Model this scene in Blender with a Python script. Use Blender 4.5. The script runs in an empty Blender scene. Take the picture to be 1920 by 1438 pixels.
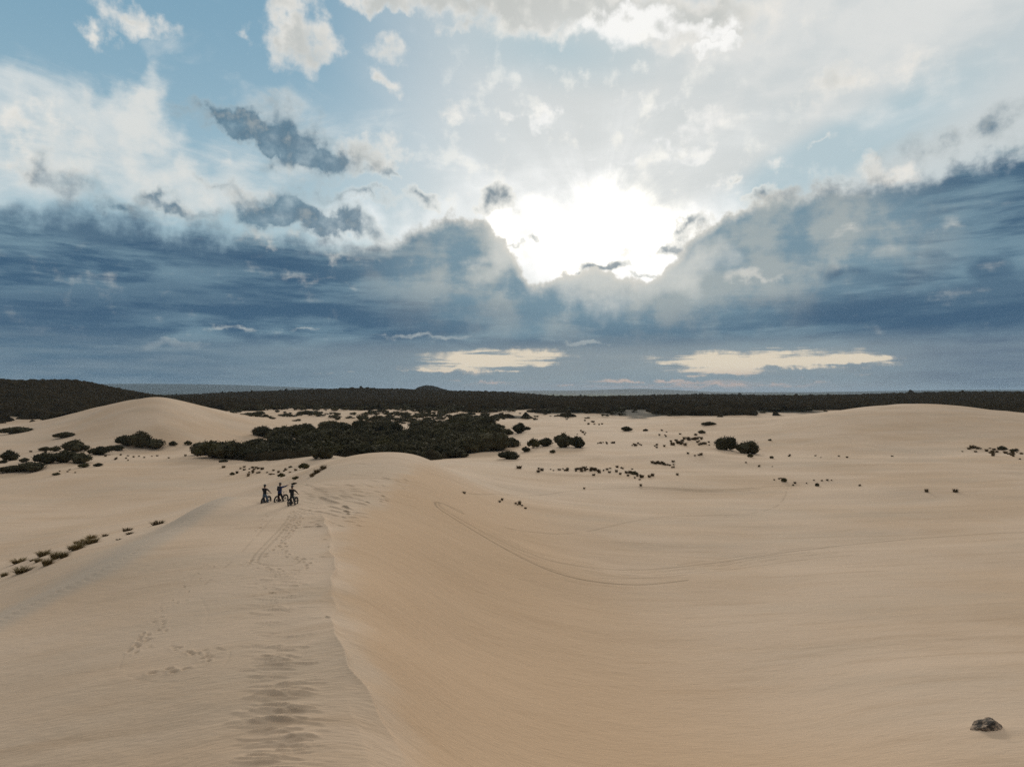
import bpy, bmesh, math, random
import numpy as np
from mathutils import Vector, Matrix

# ------------------------------------------------------------------ camera, world, sun, exposure
scene = bpy.context.scene
COL = scene.collection
F = 1330.0            # focal length in pixels of a 1920 wide picture
CAM_H = 30.0          # height of the camera above z = 0
HV = 735.0            # row of the true horizon

cam_data = bpy.data.cameras.new("camera")
cam_data.sensor_width = 36.0
cam_data.lens = F / 1920.0 * 36.0
cam_data.clip_start = 0.5
cam_data.clip_end = 60000.0
cam = bpy.data.objects.new("camera", cam_data)
COL.objects.link(cam)
cam.location = (0, 0, CAM_H)
cam.rotation_euler = (math.radians(90) + math.atan((HV - 719.0) / F), 0, 0)
scene.camera = cam

scene.render.engine = 'CYCLES'
scene.view_settings.view_transform = 'Standard'
scene.view_settings.look = 'None'
scene.view_settings.exposure = 0.0
scene.view_settings.gamma = 1.0
scene.cycles.max_bounces = 6
scene.cycles.diffuse_bounces = 3
scene.cycles.volume_bounces = 1
scene.cycles.use_denoising = False
scene.cycles.sample_clamp_indirect = 3.0

SUN_AZ, SUN_EL = math.atan((1120 - 960) / F), math.atan((735 - 430) / F)
sun_data = bpy.data.lights.new("sun", 'SUN')
sun_data.energy = 1.5
sun_data.angle = math.radians(14)
sun_data.color = (1.0, 0.90, 0.76)
sun = bpy.data.objects.new("sun", sun_data)
COL.objects.link(sun)
sd = Vector((math.sin(SUN_AZ) * math.cos(SUN_EL), math.cos(SUN_AZ) * math.cos(SUN_EL), math.sin(SUN_EL)))
sun.rotation_euler = sd.to_track_quat('Z', 'Y').to_euler()
sun.location = (60, 300, 120)


def lin(r, g, b):
    f = lambda c: (c / 255 / 12.92) if c / 255 <= 0.04045 else ((c / 255 + 0.055) / 1.055) ** 2.4
    return (f(r), f(g), f(b))


world = bpy.data.worlds.new("World")
scene.world = world
world.use_nodes = True
world.cycles.sampling_method = 'NONE'
NT = world.node_tree
NT.nodes.clear()


class S:
    """a scalar socket with arithmetic"""
    def __init__(s, k): s.k = k
    def __add__(a, b): return M('ADD', a, b)
    def __radd__(a, b): return M('ADD', a, b)
    def __sub__(a, b): return M('SUBTRACT', a, b)
    def __rsub__(a, b): return M('SUBTRACT', b, a)
    def __mul__(a, b): return M('MULTIPLY', a, b)
    def __rmul__(a, b): return M('MULTIPLY', a, b)
    def __truediv__(a, b): return M('DIVIDE', a, b)


def put(sock, val, nt=None):
    nt = nt or NT
    if isinstance(val, S): nt.links.new(val.k, sock)
    elif isinstance(val, bpy.types.NodeSocket): nt.links.new(val, sock)
    elif isinstance(val, (tuple, list)) and len(val) == 3 and len(sock.default_value) == 4: sock.default_value = (*val, 1)
    else: sock.default_value = val


def M(op, a, b=None, c=None):
    n = NT.nodes.new('ShaderNodeMath'); n.operation = op
    put(n.inputs[0], a)
    if b is not None: put(n.inputs[1], b)
    if c is not None: put(n.inputs[2], c)
    return S(n.outputs[0])


def VM(op, a, b=None, c=None, out=0):
    n = NT.nodes.new('ShaderNodeVectorMath'); n.operation = op
    put(n.inputs[0], a)
    if b is not None: put(n.inputs[1], b)
    if c is not None: put(n.inputs[2], c)
    return n.outputs[out]


def sstep(x, lo, hi, a=0.0, b=1.0):
    n = NT.nodes.new('ShaderNodeMapRange'); n.interpolation_type = 'SMOOTHSTEP'
    put(n.inputs['Value'], x)
    for k, v in (('From Min', lo), ('From Max', hi), ('To Min', a), ('To Max', b)): n.inputs[k].default_value = v
    return S(n.outputs['Result'])


def lstep(x, lo, hi, a=0.0, b=1.0):
    n = NT.nodes.new('ShaderNodeMapRange')
    put(n.inputs['Value'], x)
    for k, v in (('From Min', lo), ('From Max', hi), ('To Min', a), ('To Max', b)): n.inputs[k].default_value = v
    return S(n.outputs['Result'])


def mix(fac, a, b):
    n = NT.nodes.new('ShaderNodeMix'); n.data_type = 'RGBA'
    put(n.inputs[0], fac); put(n.inputs[6], a); put(n.inputs[7], b)
    return n.outputs[2]


def noise(vec, scale, detail=5.0, rough=0.55, dist=0.0, color=False):
    n = NT.nodes.new('ShaderNodeTexNoise'); n.noise_dimensions = '2D'
    put(n.inputs['Vector'], vec)
    n.inputs['Scale'].default_value = scale; n.inputs['Detail'].default_value = detail
    n.inputs['Roughness'].default_value = rough; n.inputs['Distortion'].default_value = dist
    return n.outputs['Color'] if color else S(n.outputs['Fac'])


def curve(x, pts):
    n = NT.nodes.new('ShaderNodeFloatCurve')
    c = n.mapping.curves[0]
    while len(c.points) < len(pts): c.points.new(0.5, 0.5)
    for p, (px, py) in zip(c.points, sorted(pts)): p.location = (px, py)
    n.mapping.update()
    put(n.inputs['Value'], x)
    return S(n.outputs['Value'])


def az_el(u, v):
    az = math.atan((u - 960) / F)
    return az * 10, math.atan((HV - v) / F * math.cos(az)) * 10


def blobs(P, lst):
    """sum of soft ellipses (u, v, half width, half height, tilt in degrees, weight) on the dome of the sky"""
    tot = None
    for (u, v, w, h, rot, wt) in lst:
        a, e = az_el(u, v)
        kw = w * 10 / F * math.cos(a / 10) ** 2
        kh = h * 10 / F * math.cos(a / 10)
        if rot == 0:
            q = VM('MULTIPLY_ADD', P, (1 / kw, 1 / kh, 0), (-a / kw, -e / kh, 0))
        else:      # the third coordinate of P is 1, so one dot product turns, moves and scales
            r = math.radians(rot); co, si = math.cos(r), math.sin(r)
            cbn = NT.nodes.new('ShaderNodeCombineXYZ')
            put(cbn.inputs[0], S(VM('DOT_PRODUCT', P, (co / kw, si / kw, -(a * co + e * si) / kw), out=1)))
            put(cbn.inputs[1], S(VM('DOT_PRODUCT', P, (-si / kh, co / kh, (a * si - e * co) / kh), out=1)))
            q = cbn.outputs[0]
        t = M('MAXIMUM', 1.0 - S(VM('LENGTH', q, out=1)), 0.0)
        tot = t * wt if tot is None else M('MULTIPLY_ADD', t, wt, tot)
    return tot


tc = NT.nodes.new('ShaderNodeTexCoord')
D = VM('NORMALIZE', tc.outputs['Generated'])
sx = NT.nodes.new('ShaderNodeSeparateXYZ'); put(sx.inputs[0], D)
DX, DY, DZ = (S(sx.outputs[i]) for i in range(3))
AZ = M('ARCTAN2', DX, DY) * 10
EL = M('ARCSINE', DZ) * 10
cb = NT.nodes.new('ShaderNodeCombineXYZ'); put(cb.inputs[0], AZ); put(cb.inputs[1], EL); cb.inputs[2].default_value = 1.0
P = cb.outputs[0]
def mapped(loc=(0, 0, 0), rot=0.0, sc=(1, 1, 1)):
    m = NT.nodes.new('ShaderNodeMapping'); put(m.inputs['Vector'], P)
    m.inputs['Location'].default_value = loc; m.inputs['Rotation'].default_value = (0, 0, rot); m.inputs['Scale'].default_value = sc
    return m.outputs[0]


def warp(scale, detail, rough, ax, ay, base):
    n1 = noise(P, scale, detail, rough)
    n2 = noise(mapped((17.3, 9.1, 0)), scale, detail, rough)
    cn = NT.nodes.new('ShaderNodeCombineXYZ')
    put(cn.inputs[0], (n1 - 0.5) * ax); put(cn.inputs[1], (n2 - 0.5) * ay)
    return VM('ADD', cn.outputs[0], base)


PB = warp(2.2, 5, 0.54, 0.95, 0.62, P)                    # ragged
PC = warp(0.55, 3, 0.55, 1.7, 0.9, PB)                   # ragged and drifting
PE = warp(3.0, 4, 0.6, 0.9, 0.22, P)
PD = warp(0.7, 4, 0.6, 1.3, 0.45, P)
nf = noise(P, 3.0, 7, 0.56)                # fine billows
nfine = noise(P, 9.0, 4, 0.6)
nm = noise(P, 1.1, 5, 0.58)                # medium billows
nh = noise(mapped(rot=math.radians(5), sc=(0.42, 2.3, 1)), 1.1, 7, 0.58, 0.3)           # horizontal streaks
nh3 = noise(mapped(sc=(0.30, 4.2, 1)), 2.6, 7, 0.6)
nh2 = noise(mapped(sc=(0.42, 3.4, 1)), 2.3, 6, 0.62)
ncir = noise(mapped(rot=math.radians(-38), sc=(0.5, 1.6, 1)), 0.9, 7, 0.6, 0.4)   # cirrus fibres
# rays fanning from the sun
sa, se = SUN_AZ * 10, SUN_EL * 10
RX, RY = AZ - sa, EL - se
ang = M('ARCTAN2', RY, RX)
nr = NT.nodes.new('ShaderNodeTexNoise'); nr.noise_dimensions = '1D'
put(nr.inputs['W'], ang); nr.inputs['Scale'].default_value = 3.2; nr.inputs['Detail'].default_value = 4; nr.inputs['Roughness'].default_value = .6
nray = S(nr.outputs['Fac'])
rdist = M('SQRT', RX * RX + RY * RY)

# 1 clear sky: the physical sky, toned by thin high cloud
sky = NT.nodes.new('ShaderNodeTexSky')
sky.sky_type = 'NISHITA'
sky.sun_disc = False
sky.sun_elevation = SUN_EL
sky.sun_rotation = SUN_AZ
sky.air_density = 1.0; sky.dust_density = 1.2; sky.ozone_density = 1.5
phys = mix(1.0, sky.outputs[0], (0.1, 0.1, 0.1)); phys.node.blend_type = 'MULTIPLY'

tone = mix(sstep(EL, 0.6, 5.4), lin(172, 199, 208), lin(120, 163, 187))
c = mix(0.88, phys, tone)
# wide glow of the hidden sun
g_wide = sstep(rdist + (nray - 0.5) * 0.9, 4.8, 0.4)
c = mix(g_wide * 0.8, c, lin(228, 230, 230))
g_right = sstep(M('MULTIPLY_ADD', EL, 0.55, AZ), -0.6, 3.6) * sstep(EL, 1.2, 3.0)
c = mix(g_right * 0.78, c, lin(213, 216, 214))
teal = sstep(blobs(P, [(1640, 250, 420, 90, 24, 1.0), (1040, 90, 330, 90, -6, 0.8), (1480, 320, 260, 60, 20, .6)]), 0.05, 0.9)
c = mix(teal * 0.6, c, lin(160, 190, 202))


def background(col):
    n = NT.nodes.new('ShaderNodeBackground'); put(n.inputs['Color'], col); n.inputs['Strength'].default_value = 1.0
    return n.outputs[0]


CUR = background(c)


def over(fac, col):
    """lay one more cloud layer over the sky so far"""
    global CUR
    n = NT.nodes.new('ShaderNodeMixShader'); put(n.inputs[0], fac)
    NT.links.new(CUR, n.inputs[1]); NT.links.new(background(col), n.inputs[2])
    CUR = n.outputs[0]


# 2 high veil on the left and along the top right
veil = blobs(PC, [(120, 250, 330, 130, 5, 1.0), (300, 310, 380, 150, -8, 1.1), (255, 175, 110, 60, 35, .9), (480, 190, 170, 45, 0, .8),
                  (20, 300, 180, 150, 0, 1.0), (430, 350, 320, 90, 0, 1.0), (610, 260, 220, 120, 0, .5), (90, 110, 160, 50, 20, .45),
                  (250, 190, 230, 60, 38, .7), (150, 180, 100, 70, 38, .6)])
over(sstep(veil * .8 + (ncir - 0.5) * 3.0, 0.15, 1.5) * sstep(veil, 0.0, .4) * 0.78, lin(216, 221, 220))
over(sstep(veil * .8 + (nf - 0.5) * 3.0 + (ncir - 0.5) * 1.6, 0.9, 2.0) * 0.42, lin(234, 230, 222))
veil_r = sstep(blobs(PC, [(1500, 150, 420, 60, 18, 1.0), (1720, 120, 300, 70, 8, 1.0), (1350, 90, 330, 80, 5, .9), (1650, 30, 480, 80, 0, .9)])
               + (ncir - 0.5) * 1.6, 0.15, 1.3)
over(veil_r * 0.6, lin(232, 231, 227))

# 3 the burst of light round the sun
g = blobs(PC, [(1110, 455, 230, 130, 0, 1.5), (1110, 400, 430, 260, 20, .75), (900, 370, 260, 80, 0, .35), (1300, 400, 170, 50, 20, .6),
               (1160, 510, 190, 60, 0, 1.0), (720, 405, 210, 45, 0, .7), (1000, 495, 110, 70, 0, 1.0), (640, 440, 150, 30, -10, .5)])
g = sstep(g + (nray - 0.5) * 0.5 + (ncir - .5) * 1.0, 0.0, 1.5)
over(g, (1.04, 1.04, 1.02))

# the heart of the burst is far brighter than white
core = blobs(PC, [(1115, 450, 300, 170, 0, 1.3), (1180, 380, 260, 90, 28, .5), (1000, 430, 150, 80, 0, .4)]) + (nray - .5) * .25
core = M('POWER', sstep(core, 0.15, 2.0), 2.2)
over(core * 0.8, (6.0, 5.3, 4.2))

# 4 bright puffs and cloud banks of the upper sky
pw = blobs(PB, [(230, 30, 130, 36, -8, 1.5), (172, 66, 66, 22, -12, 1.3), (560, 70, 92, 82, 0, 2.0), (455, 60, 26, 18, 0, .9),
                (735, 98, 62, 28, -22, 1.05), (718, 142, 32, 20, -30, 1.2), (848, 205, 70, 28, -32, .75), (960, 210, 18, 18, 0, .9),
                (1015, 226, 28, 22, 0, 1.5), (1318, 224, 48, 24, 15, 1.2), (1262, 268, 44, 20, -25, 1.1), (1300, 296, 78, 16, 8, 1.2),
                (1544, 267, 44, 9, 0, 1.0), (1368, 338, 66, 20, 12, 1.1), (1250, 192, 60, 10, 3, .7), (1175, 305, 40, 12, 15, .9),
                (1116, 284, 20, 12, 0, .9), (1450, 315, 40, 14, 15, .6), (1570, 150, 130, 34, 18, .75), (1680, 130, 220, 44, 4, .6),
                (1640, 312, 62, 34, -6, 1.3), (1690, 330, 70, 24, -10, 1.0), (830, -5, 260, 34, 0, 1.5), (1000, 25, 190, 52, 0, 1.4),
                (1150, 20, 260, 62, -6, 1.6), (1330, 30, 260, 62, 0, 1.3), (1330, 80, 130, 24, 4, 1.3), (860, 48, 60, 16, 0, 1.1),
                (690, 290, 90, 50, 6, 1.4), (60, 225, 90, 30, -20, .7), (30, 270, 70, 60, 0, .8), (540, -4, 90, 20, 0, .7), (690, 0, 110, 20, 0, 1.2)])
ap = sstep(pw * 1.1 + (nf - 0.5) * 2.4 + (ncir - .5) * 1.2 + (nfine - .5) * .5, 0.05, 1.75) * sstep(pw, 0.0, .25)
shade = sstep(pw + (nm - 0.5) * 2.2 + (nf - .5) * 1.2, 0.7, 1.9)
puffc = mix(shade, lin(238, 234, 226), lin(196, 198, 194))
puffc = mix(sstep(rdist, 3.2, 1.0), puffc, lin(252, 252, 250))
top_white = sstep(blobs(PB, [(1180, 45, 150, 40, 0, 1.4), (1330, 60, 90, 30, 0, 1.0), (1350, 85, 90, 14, 4, 1.2)]) + (nf - .5) * 1.2, .25, .8)
puffc = mix(top_white, puffc, lin(252, 251, 248))
over(ap * 0.92, puffc)

# 5 darker clouds floating before the veil, with lit rims
pd_l = [(395, 215, 75, 34, 0, 1.7), (450, 228, 100, 36, -18, 1.3), (545, 268, 120, 72, -28, 2.8), (480, 240, 80, 34, -10, 1.3), (665, 300, 95, 36, 8, 1.3),
        (590, 300, 60, 34, 0, 1.2),
        (720, 330, 42, 16, -16, 1.5), (795, 370, 54, 27, -20, 2.0), (935, 372, 48, 28, 12, 1.8), (690, 365, 80, 17, -4, 1.5), (610, 362, 60, 15, 0, 1.0),
        (560, 395, 190, 44, -8, 2.3), (480, 412, 130, 38, 6, 1.9), (630, 415, 140, 26, -10, 1.3), (320, 388, 100, 24, -6, 1.7), (235, 395, 80, 24, -16, 1.7), (120, 345, 140, 40, -22, 1.1), (60, 310, 90, 50, 0, .8),
        (390, 345, 70, 12, -6, .8), (340, 250, 40, 26, 0, .4), (1135, 507, 56, 15, 0, 2.4), (1082, 517, 22, 8, 0, 1.7), (1270, 525, 30, 8, 0, 1.5),
        (1205, 528, 40, 6, 0, 1.3), (985, 445, 20, 9, 0, 1.6), (1035, 436, 12, 6, 0, .9), (965, 460, 30, 6, 0, .9), (1375, 334, 50, 10, 12, .9), (1215, 470, 120, 10, 16, .5),
        (1265, 462, 42, 22, 10, 2.0), (1290, 425, 40, 14, 20, 1.8), (1340, 430, 60, 34, 20, 1.8), (1430, 378, 70, 28, 8, 1.8), (1660, 300, 120, 30, 20, .8), (1770, 275, 140, 30, 24, 1.2), (1900, 235, 70, 60, 10, 1.6),
        (1560, 360, 90, 24, 12, 1.2)]
pd = blobs(PB, pd_l)
pd = M('MINIMUM', pd, 1.7)
dens = pd * 1.12 + (nf - 0.5) * 2.2 + (nm - .5) * .8 + (ncir - .5) * .8
near = sstep(rdist, 4.2, 0.8)
over(sstep(dens, 0.05, 0.7) * near * 0.8, lin(250, 248, 240))
dk = mix(sstep(dens, 0.6, 1.9), lin(168, 177, 178), lin(86, 116, 136))
dk = mix(sstep(nf + (nfine - .5) * .4, .50, .80) * .5, dk, lin(180, 184, 181))
dk = mix(near * 0.32, dk, lin(170, 172, 168))
over(sstep(dens, 0.05, 2.5) * sstep(pd, 0.0, .25) * 0.96, dk)

# 6 the great bank of cloud in the lower sky
edge_px = [(-400, 350), (0, 392), (150, 400), (300, 432), (420, 440), (520, 448), (600, 455), (700, 470), (752, 452), (780, 425), (850, 416), (900, 428),
           (940, 462), (975, 505), (1010, 534), (1060, 524), (1130, 524), (1190, 540), (1225, 536), (1255, 505), (1285, 468), (1330, 425), (1400, 395),
           (1500, 365), (1600, 350), (1680, 352), (1760, 332), (1840, 302), (1920, 290), (2300, 240)]
pts = []
for (u, v) in edge_px:
    a, e = az_el(u, v)
    pts.append(((a + 9) / 18, e / 5))
edge = curve((AZ + 9) / 18, [(0, .5)] + pts + [(1, .7)]) * 5
nearB = sstep(rdist, 3.6, 1.6)
dB = edge + 0.10 + nearB * .06 - EL + (nf - 0.5) * 0.46 + (nm - .5) * .32
softl = sstep(AZ, -1.5, -3.5)
aB = (sstep(dB, -0.03, 0.20) * (1.0 - nearB) + sstep(dB, 0.02, 0.11) * nearB) * (1.0 - softl) + sstep(dB, -0.10, 0.30) * softl
# body: dark blue, paler towards the sun, streaked
body = mix(sstep(nh + (nh2 - .5) * .45, 0.36, 0.66), lin(64, 95, 121), lin(112, 140, 156))
sunside = sstep(blobs(P, [(1140, 520, 620, 170, 0, 1.25), (1450, 430, 330, 130, 10, .8), (870, 480, 220, 110, 0, .4), (1650, 430, 420, 120, 8, .55)]), 0.0, 0.95)
body = mix(sunside * 0.92, body, mix(sstep(nm + (nh - .5) * .6, 0.36, 0.64), lin(122, 148, 162), lin(164, 174, 175)))
dark = sstep(blobs(PD, [(160, 430, 560, 46, -9, 1.0), (60, 590, 420, 60, 0, 1.1), (500, 480, 320, 40, -8, .8), (380, 560, 520, 60, -3, .8), (820, 590, 380, 60, 0, .5),
      (1780, 585, 380, 60, 0, 1.6), (1880, 540, 200, 60, 0, .8), (1570, 503, 60, 22, -4, 1.0), (1700, 505, 60, 14, -10, .8), (1870, 500, 90, 24, -10, .9), (1740, 478, 60, 12, -10, .7), (1530, 590, 330, 34, 0, .5),
      (1480, 560, 300, 34, 0, .5), (1250, 640, 560, 22, 0, .8), (900, 645, 300, 12, 0, .6)]) + (nh - .5) * .9, 0.15, 1.0)
body = mix(dark * 0.70, body, lin(64, 93, 119))
pale = sstep(blobs(PB, [(1610, 432, 70, 18, 10, .8), (1800, 425, 120, 22, 0, .6), (1400, 520, 90, 18, -3, 1.05), (1445, 524, 50, 11, 0, .6), (495, 440, 62, 28, -14, 1.5), (410, 415, 120, 15, -3, 1.0), (620, 468, 120, 14, -10, .8),
      (860, 495, 130, 18, -6, .45), (560, 512, 170, 14, -8, .5), (130, 520, 240, 22, -6, .45),
      (1640, 470, 150, 24, 0, .4), (1320, 470, 50, 20, 0, .5)]) + (nf - .5) * 1.6 + (nh2 - .5) * 1.2, 0.2, 1.5)
body = mix(pale * 0.85, body, lin(206, 206, 200))
# cloud thins and glows where the hidden sun stands behind it
thinned = sstep(blobs(PC, [(1120, 500, 300, 110, 0, 1.3), (1000, 490, 120, 80, 0, .5), (1300, 470, 150, 90, 10, .5)]) + (nf - .5) * .9, 0.1, 1.3)
body = mix(thinned * .8, body, lin(214, 215, 209))
thin = blobs(PE, [(330, 645, 75, 9, 0, 1.0), (300, 648, 130, 14, 0, .5), (440, 615, 70, 8, 0, 1.2), (570, 619, 45, 4, 0, .9), (790, 631, 120, 7, 0, 1.1), (1095, 643, 55, 7, 0, 1.5)])
body = mix(sstep(thin + (nh2 - .5) * 1.6, 0.1, 1.1) * sstep(thin, 0.0, .3) * .6, body, lin(190, 196, 194))
# silver lining where the edge nears the sun
rim = sstep(dB, 0.28, 0.02) * sstep(rdist, 4.8, 1.6)
body = mix(rim * 0.9, body, lin(222, 218, 208))
over(aB, body)

# 7 haze band and warm gaps above the horizon
lowm = sstep(EL, 0.85, 0.5)
lowc = mix(sstep(AZ, -5.5, 1.5), lin(84, 112, 133), lin(150, 160, 163))
lowc = mix(sstep(AZ, 3.6, 6.2), lowc, lin(96, 112, 130))
lowc = mix((nh2 - .5) * 1.4 + .3, lowc, lin(128, 144, 154))
over(lowm * 0.85, lowc)
gaps = blobs(PE, [(935, 670, 185, 22, 0, 1.3), (880, 686, 140, 20, 0, .9), (1010, 674, 70, 16, 0, .8), (1420, 670, 270, 20, 0, 1.3), (1340, 684, 150, 24, 0, 1.2), (1560, 680, 170, 14, 0, .9),
      (1480, 680, 200, 12, 0, 1.1), (1560, 676, 120, 5, 0, 1.0), (1350, 700, 130, 8, 0, .8), (1200, 716, 260, 5, 0, .9), (1350, 724, 330, 7, 0, .9), (930, 716, 200, 5, 0, .6), (640, 702, 90, 3, 0, .5), (1560, 700, 120, 3, 0, .6), (880, 694, 140, 4, 0, .8)])
gmask = sstep(gaps, 0.0, 0.75) * sstep(nh3 + (gaps - .5) * .12, 0.40, 0.60)
warm = mix(sstep(EL, 0.12, 0.36), lin(206, 180, 165), lin(236, 221, 196))
over(gmask * 0.85, warm)
over(sstep(EL, 0.18, 0.0) * sstep(M('ABSOLUTE', AZ - 1.8), 4.5, 1.0) * .45, lin(176, 166, 163))

# overhead, out of view: bright cloud added to lighten the sand
over(sstep(EL, 5.0, 8.5) * 0.9, (1.28, 1.19, 1.06))
# behind the camera: an even, dull blue grey overcast
back = sstep(DY, 0.35, -0.4)
over(back, mix(sstep(nm, .35, .65), lin(140, 150, 160), lin(176, 180, 180)))
# below the horizon only the glow of far haze
over(sstep(EL, 0.0, -0.3), lin(120, 126, 128))
wo = NT.nodes.new('ShaderNodeOutputWorld'); NT.links.new(CUR, wo.inputs[0])


# ------------------------------------------------------------------ helpers
rng = np.random.default_rng(7)
random.seed(7)


def tag(o, label=None, cat=None, group=None, kind=None):
    if label: o['label'] = label
    if cat: o['category'] = cat
    if group: o['group'] = group
    if kind: o['kind'] = kind
    return o


def mesh_from(name, verts, faces, mat=None, smooth=False):
    me = bpy.data.meshes.new(name)
    me.from_pydata(verts, [], faces)
    if smooth: me.polygons.foreach_set('use_smooth', [True] * len(me.polygons))
    if mat: me.materials.append(mat)
    me.update()
    return me


def link(name, me, parent=None):
    o = bpy.data.objects.new(name, me)
    COL.objects.link(o)
    if parent: o.parent = parent
    return o


def empty(name, loc, rz=0.0):
    o = bpy.data.objects.new(name, None)
    o.empty_display_size = 0.3
    COL.objects.link(o)
    o.location = loc
    o.rotation_euler = (0, 0, rz)
    return o


def grid_mesh(name, X, Y, Z, mat, attrs=None, wrap=False):
    """one sheet from 2-D arrays"""
    nr, nc = X.shape
    co = np.stack([X, Y, Z], -1).reshape(-1, 3).astype(np.float32)
    idx = np.arange(nr * nc, dtype=np.int32).reshape(nr, nc)
    if wrap: idx = np.concatenate([idx, idx[:, :1]], 1)
    q = np.stack([idx[:-1, :-1], idx[:-1, 1:], idx[1:, 1:], idx[1:, :-1]], -1).reshape(-1, 4)[:, ::-1]
    me = bpy.data.meshes.new(name)
    me.vertices.add(len(co)); me.vertices.foreach_set('co', co.ravel())
    me.loops.add(q.size); me.loops.foreach_set('vertex_index', np.ascontiguousarray(q).ravel())
    me.polygons.add(len(q)); me.polygons.foreach_set('loop_start', np.arange(0, q.size, 4, dtype=np.int32))
    me.polygons.foreach_set('use_smooth', np.ones(len(q), bool))
    for k, a in (attrs or {}).items():
        at = me.attributes.new(k, 'FLOAT', 'POINT'); at.data.foreach_set('value', a.astype(np.float32).ravel())
    me.materials.append(mat)
    me.update()
    me.validate(verbose=False)
    return me


_perm = np.random.default_rng(11).random((256, 256)).astype(np.float32)


def vnoise(x, y, s=0):
    xi = np.floor(x).astype(np.int64); yi = np.floor(y).astype(np.int64)
    fx = (x - xi); fy = (y - yi)
    fx = fx * fx * fx * (fx * (fx * 6 - 15) + 10); fy = fy * fy * fy * (fy * (fy * 6 - 15) + 10)
    a = lambda i, j: _perm[(xi + i + s * 37) & 255, (yi + j + s * 91) & 255]
    return (a(0, 0) * (1 - fx) + a(1, 0) * fx) * (1 - fy) + (a(0, 1) * (1 - fx) + a(1, 1) * fx) * fy - 0.5


def fbm(x, y, octv=4, s=0, gain=0.5):
    t = 0; amp = 1.0
    for k in range(octv):
        t = t + amp * vnoise(x * 2 ** k + 13.7 * k, y * 2 ** k - 5.1 * k, s + k); amp *= gain
    return t


def smooth(x, a, b):
    t = np.clip((x - a) / (b - a), 0, 1)
    return t * t * (3 - 2 * t)


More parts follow.
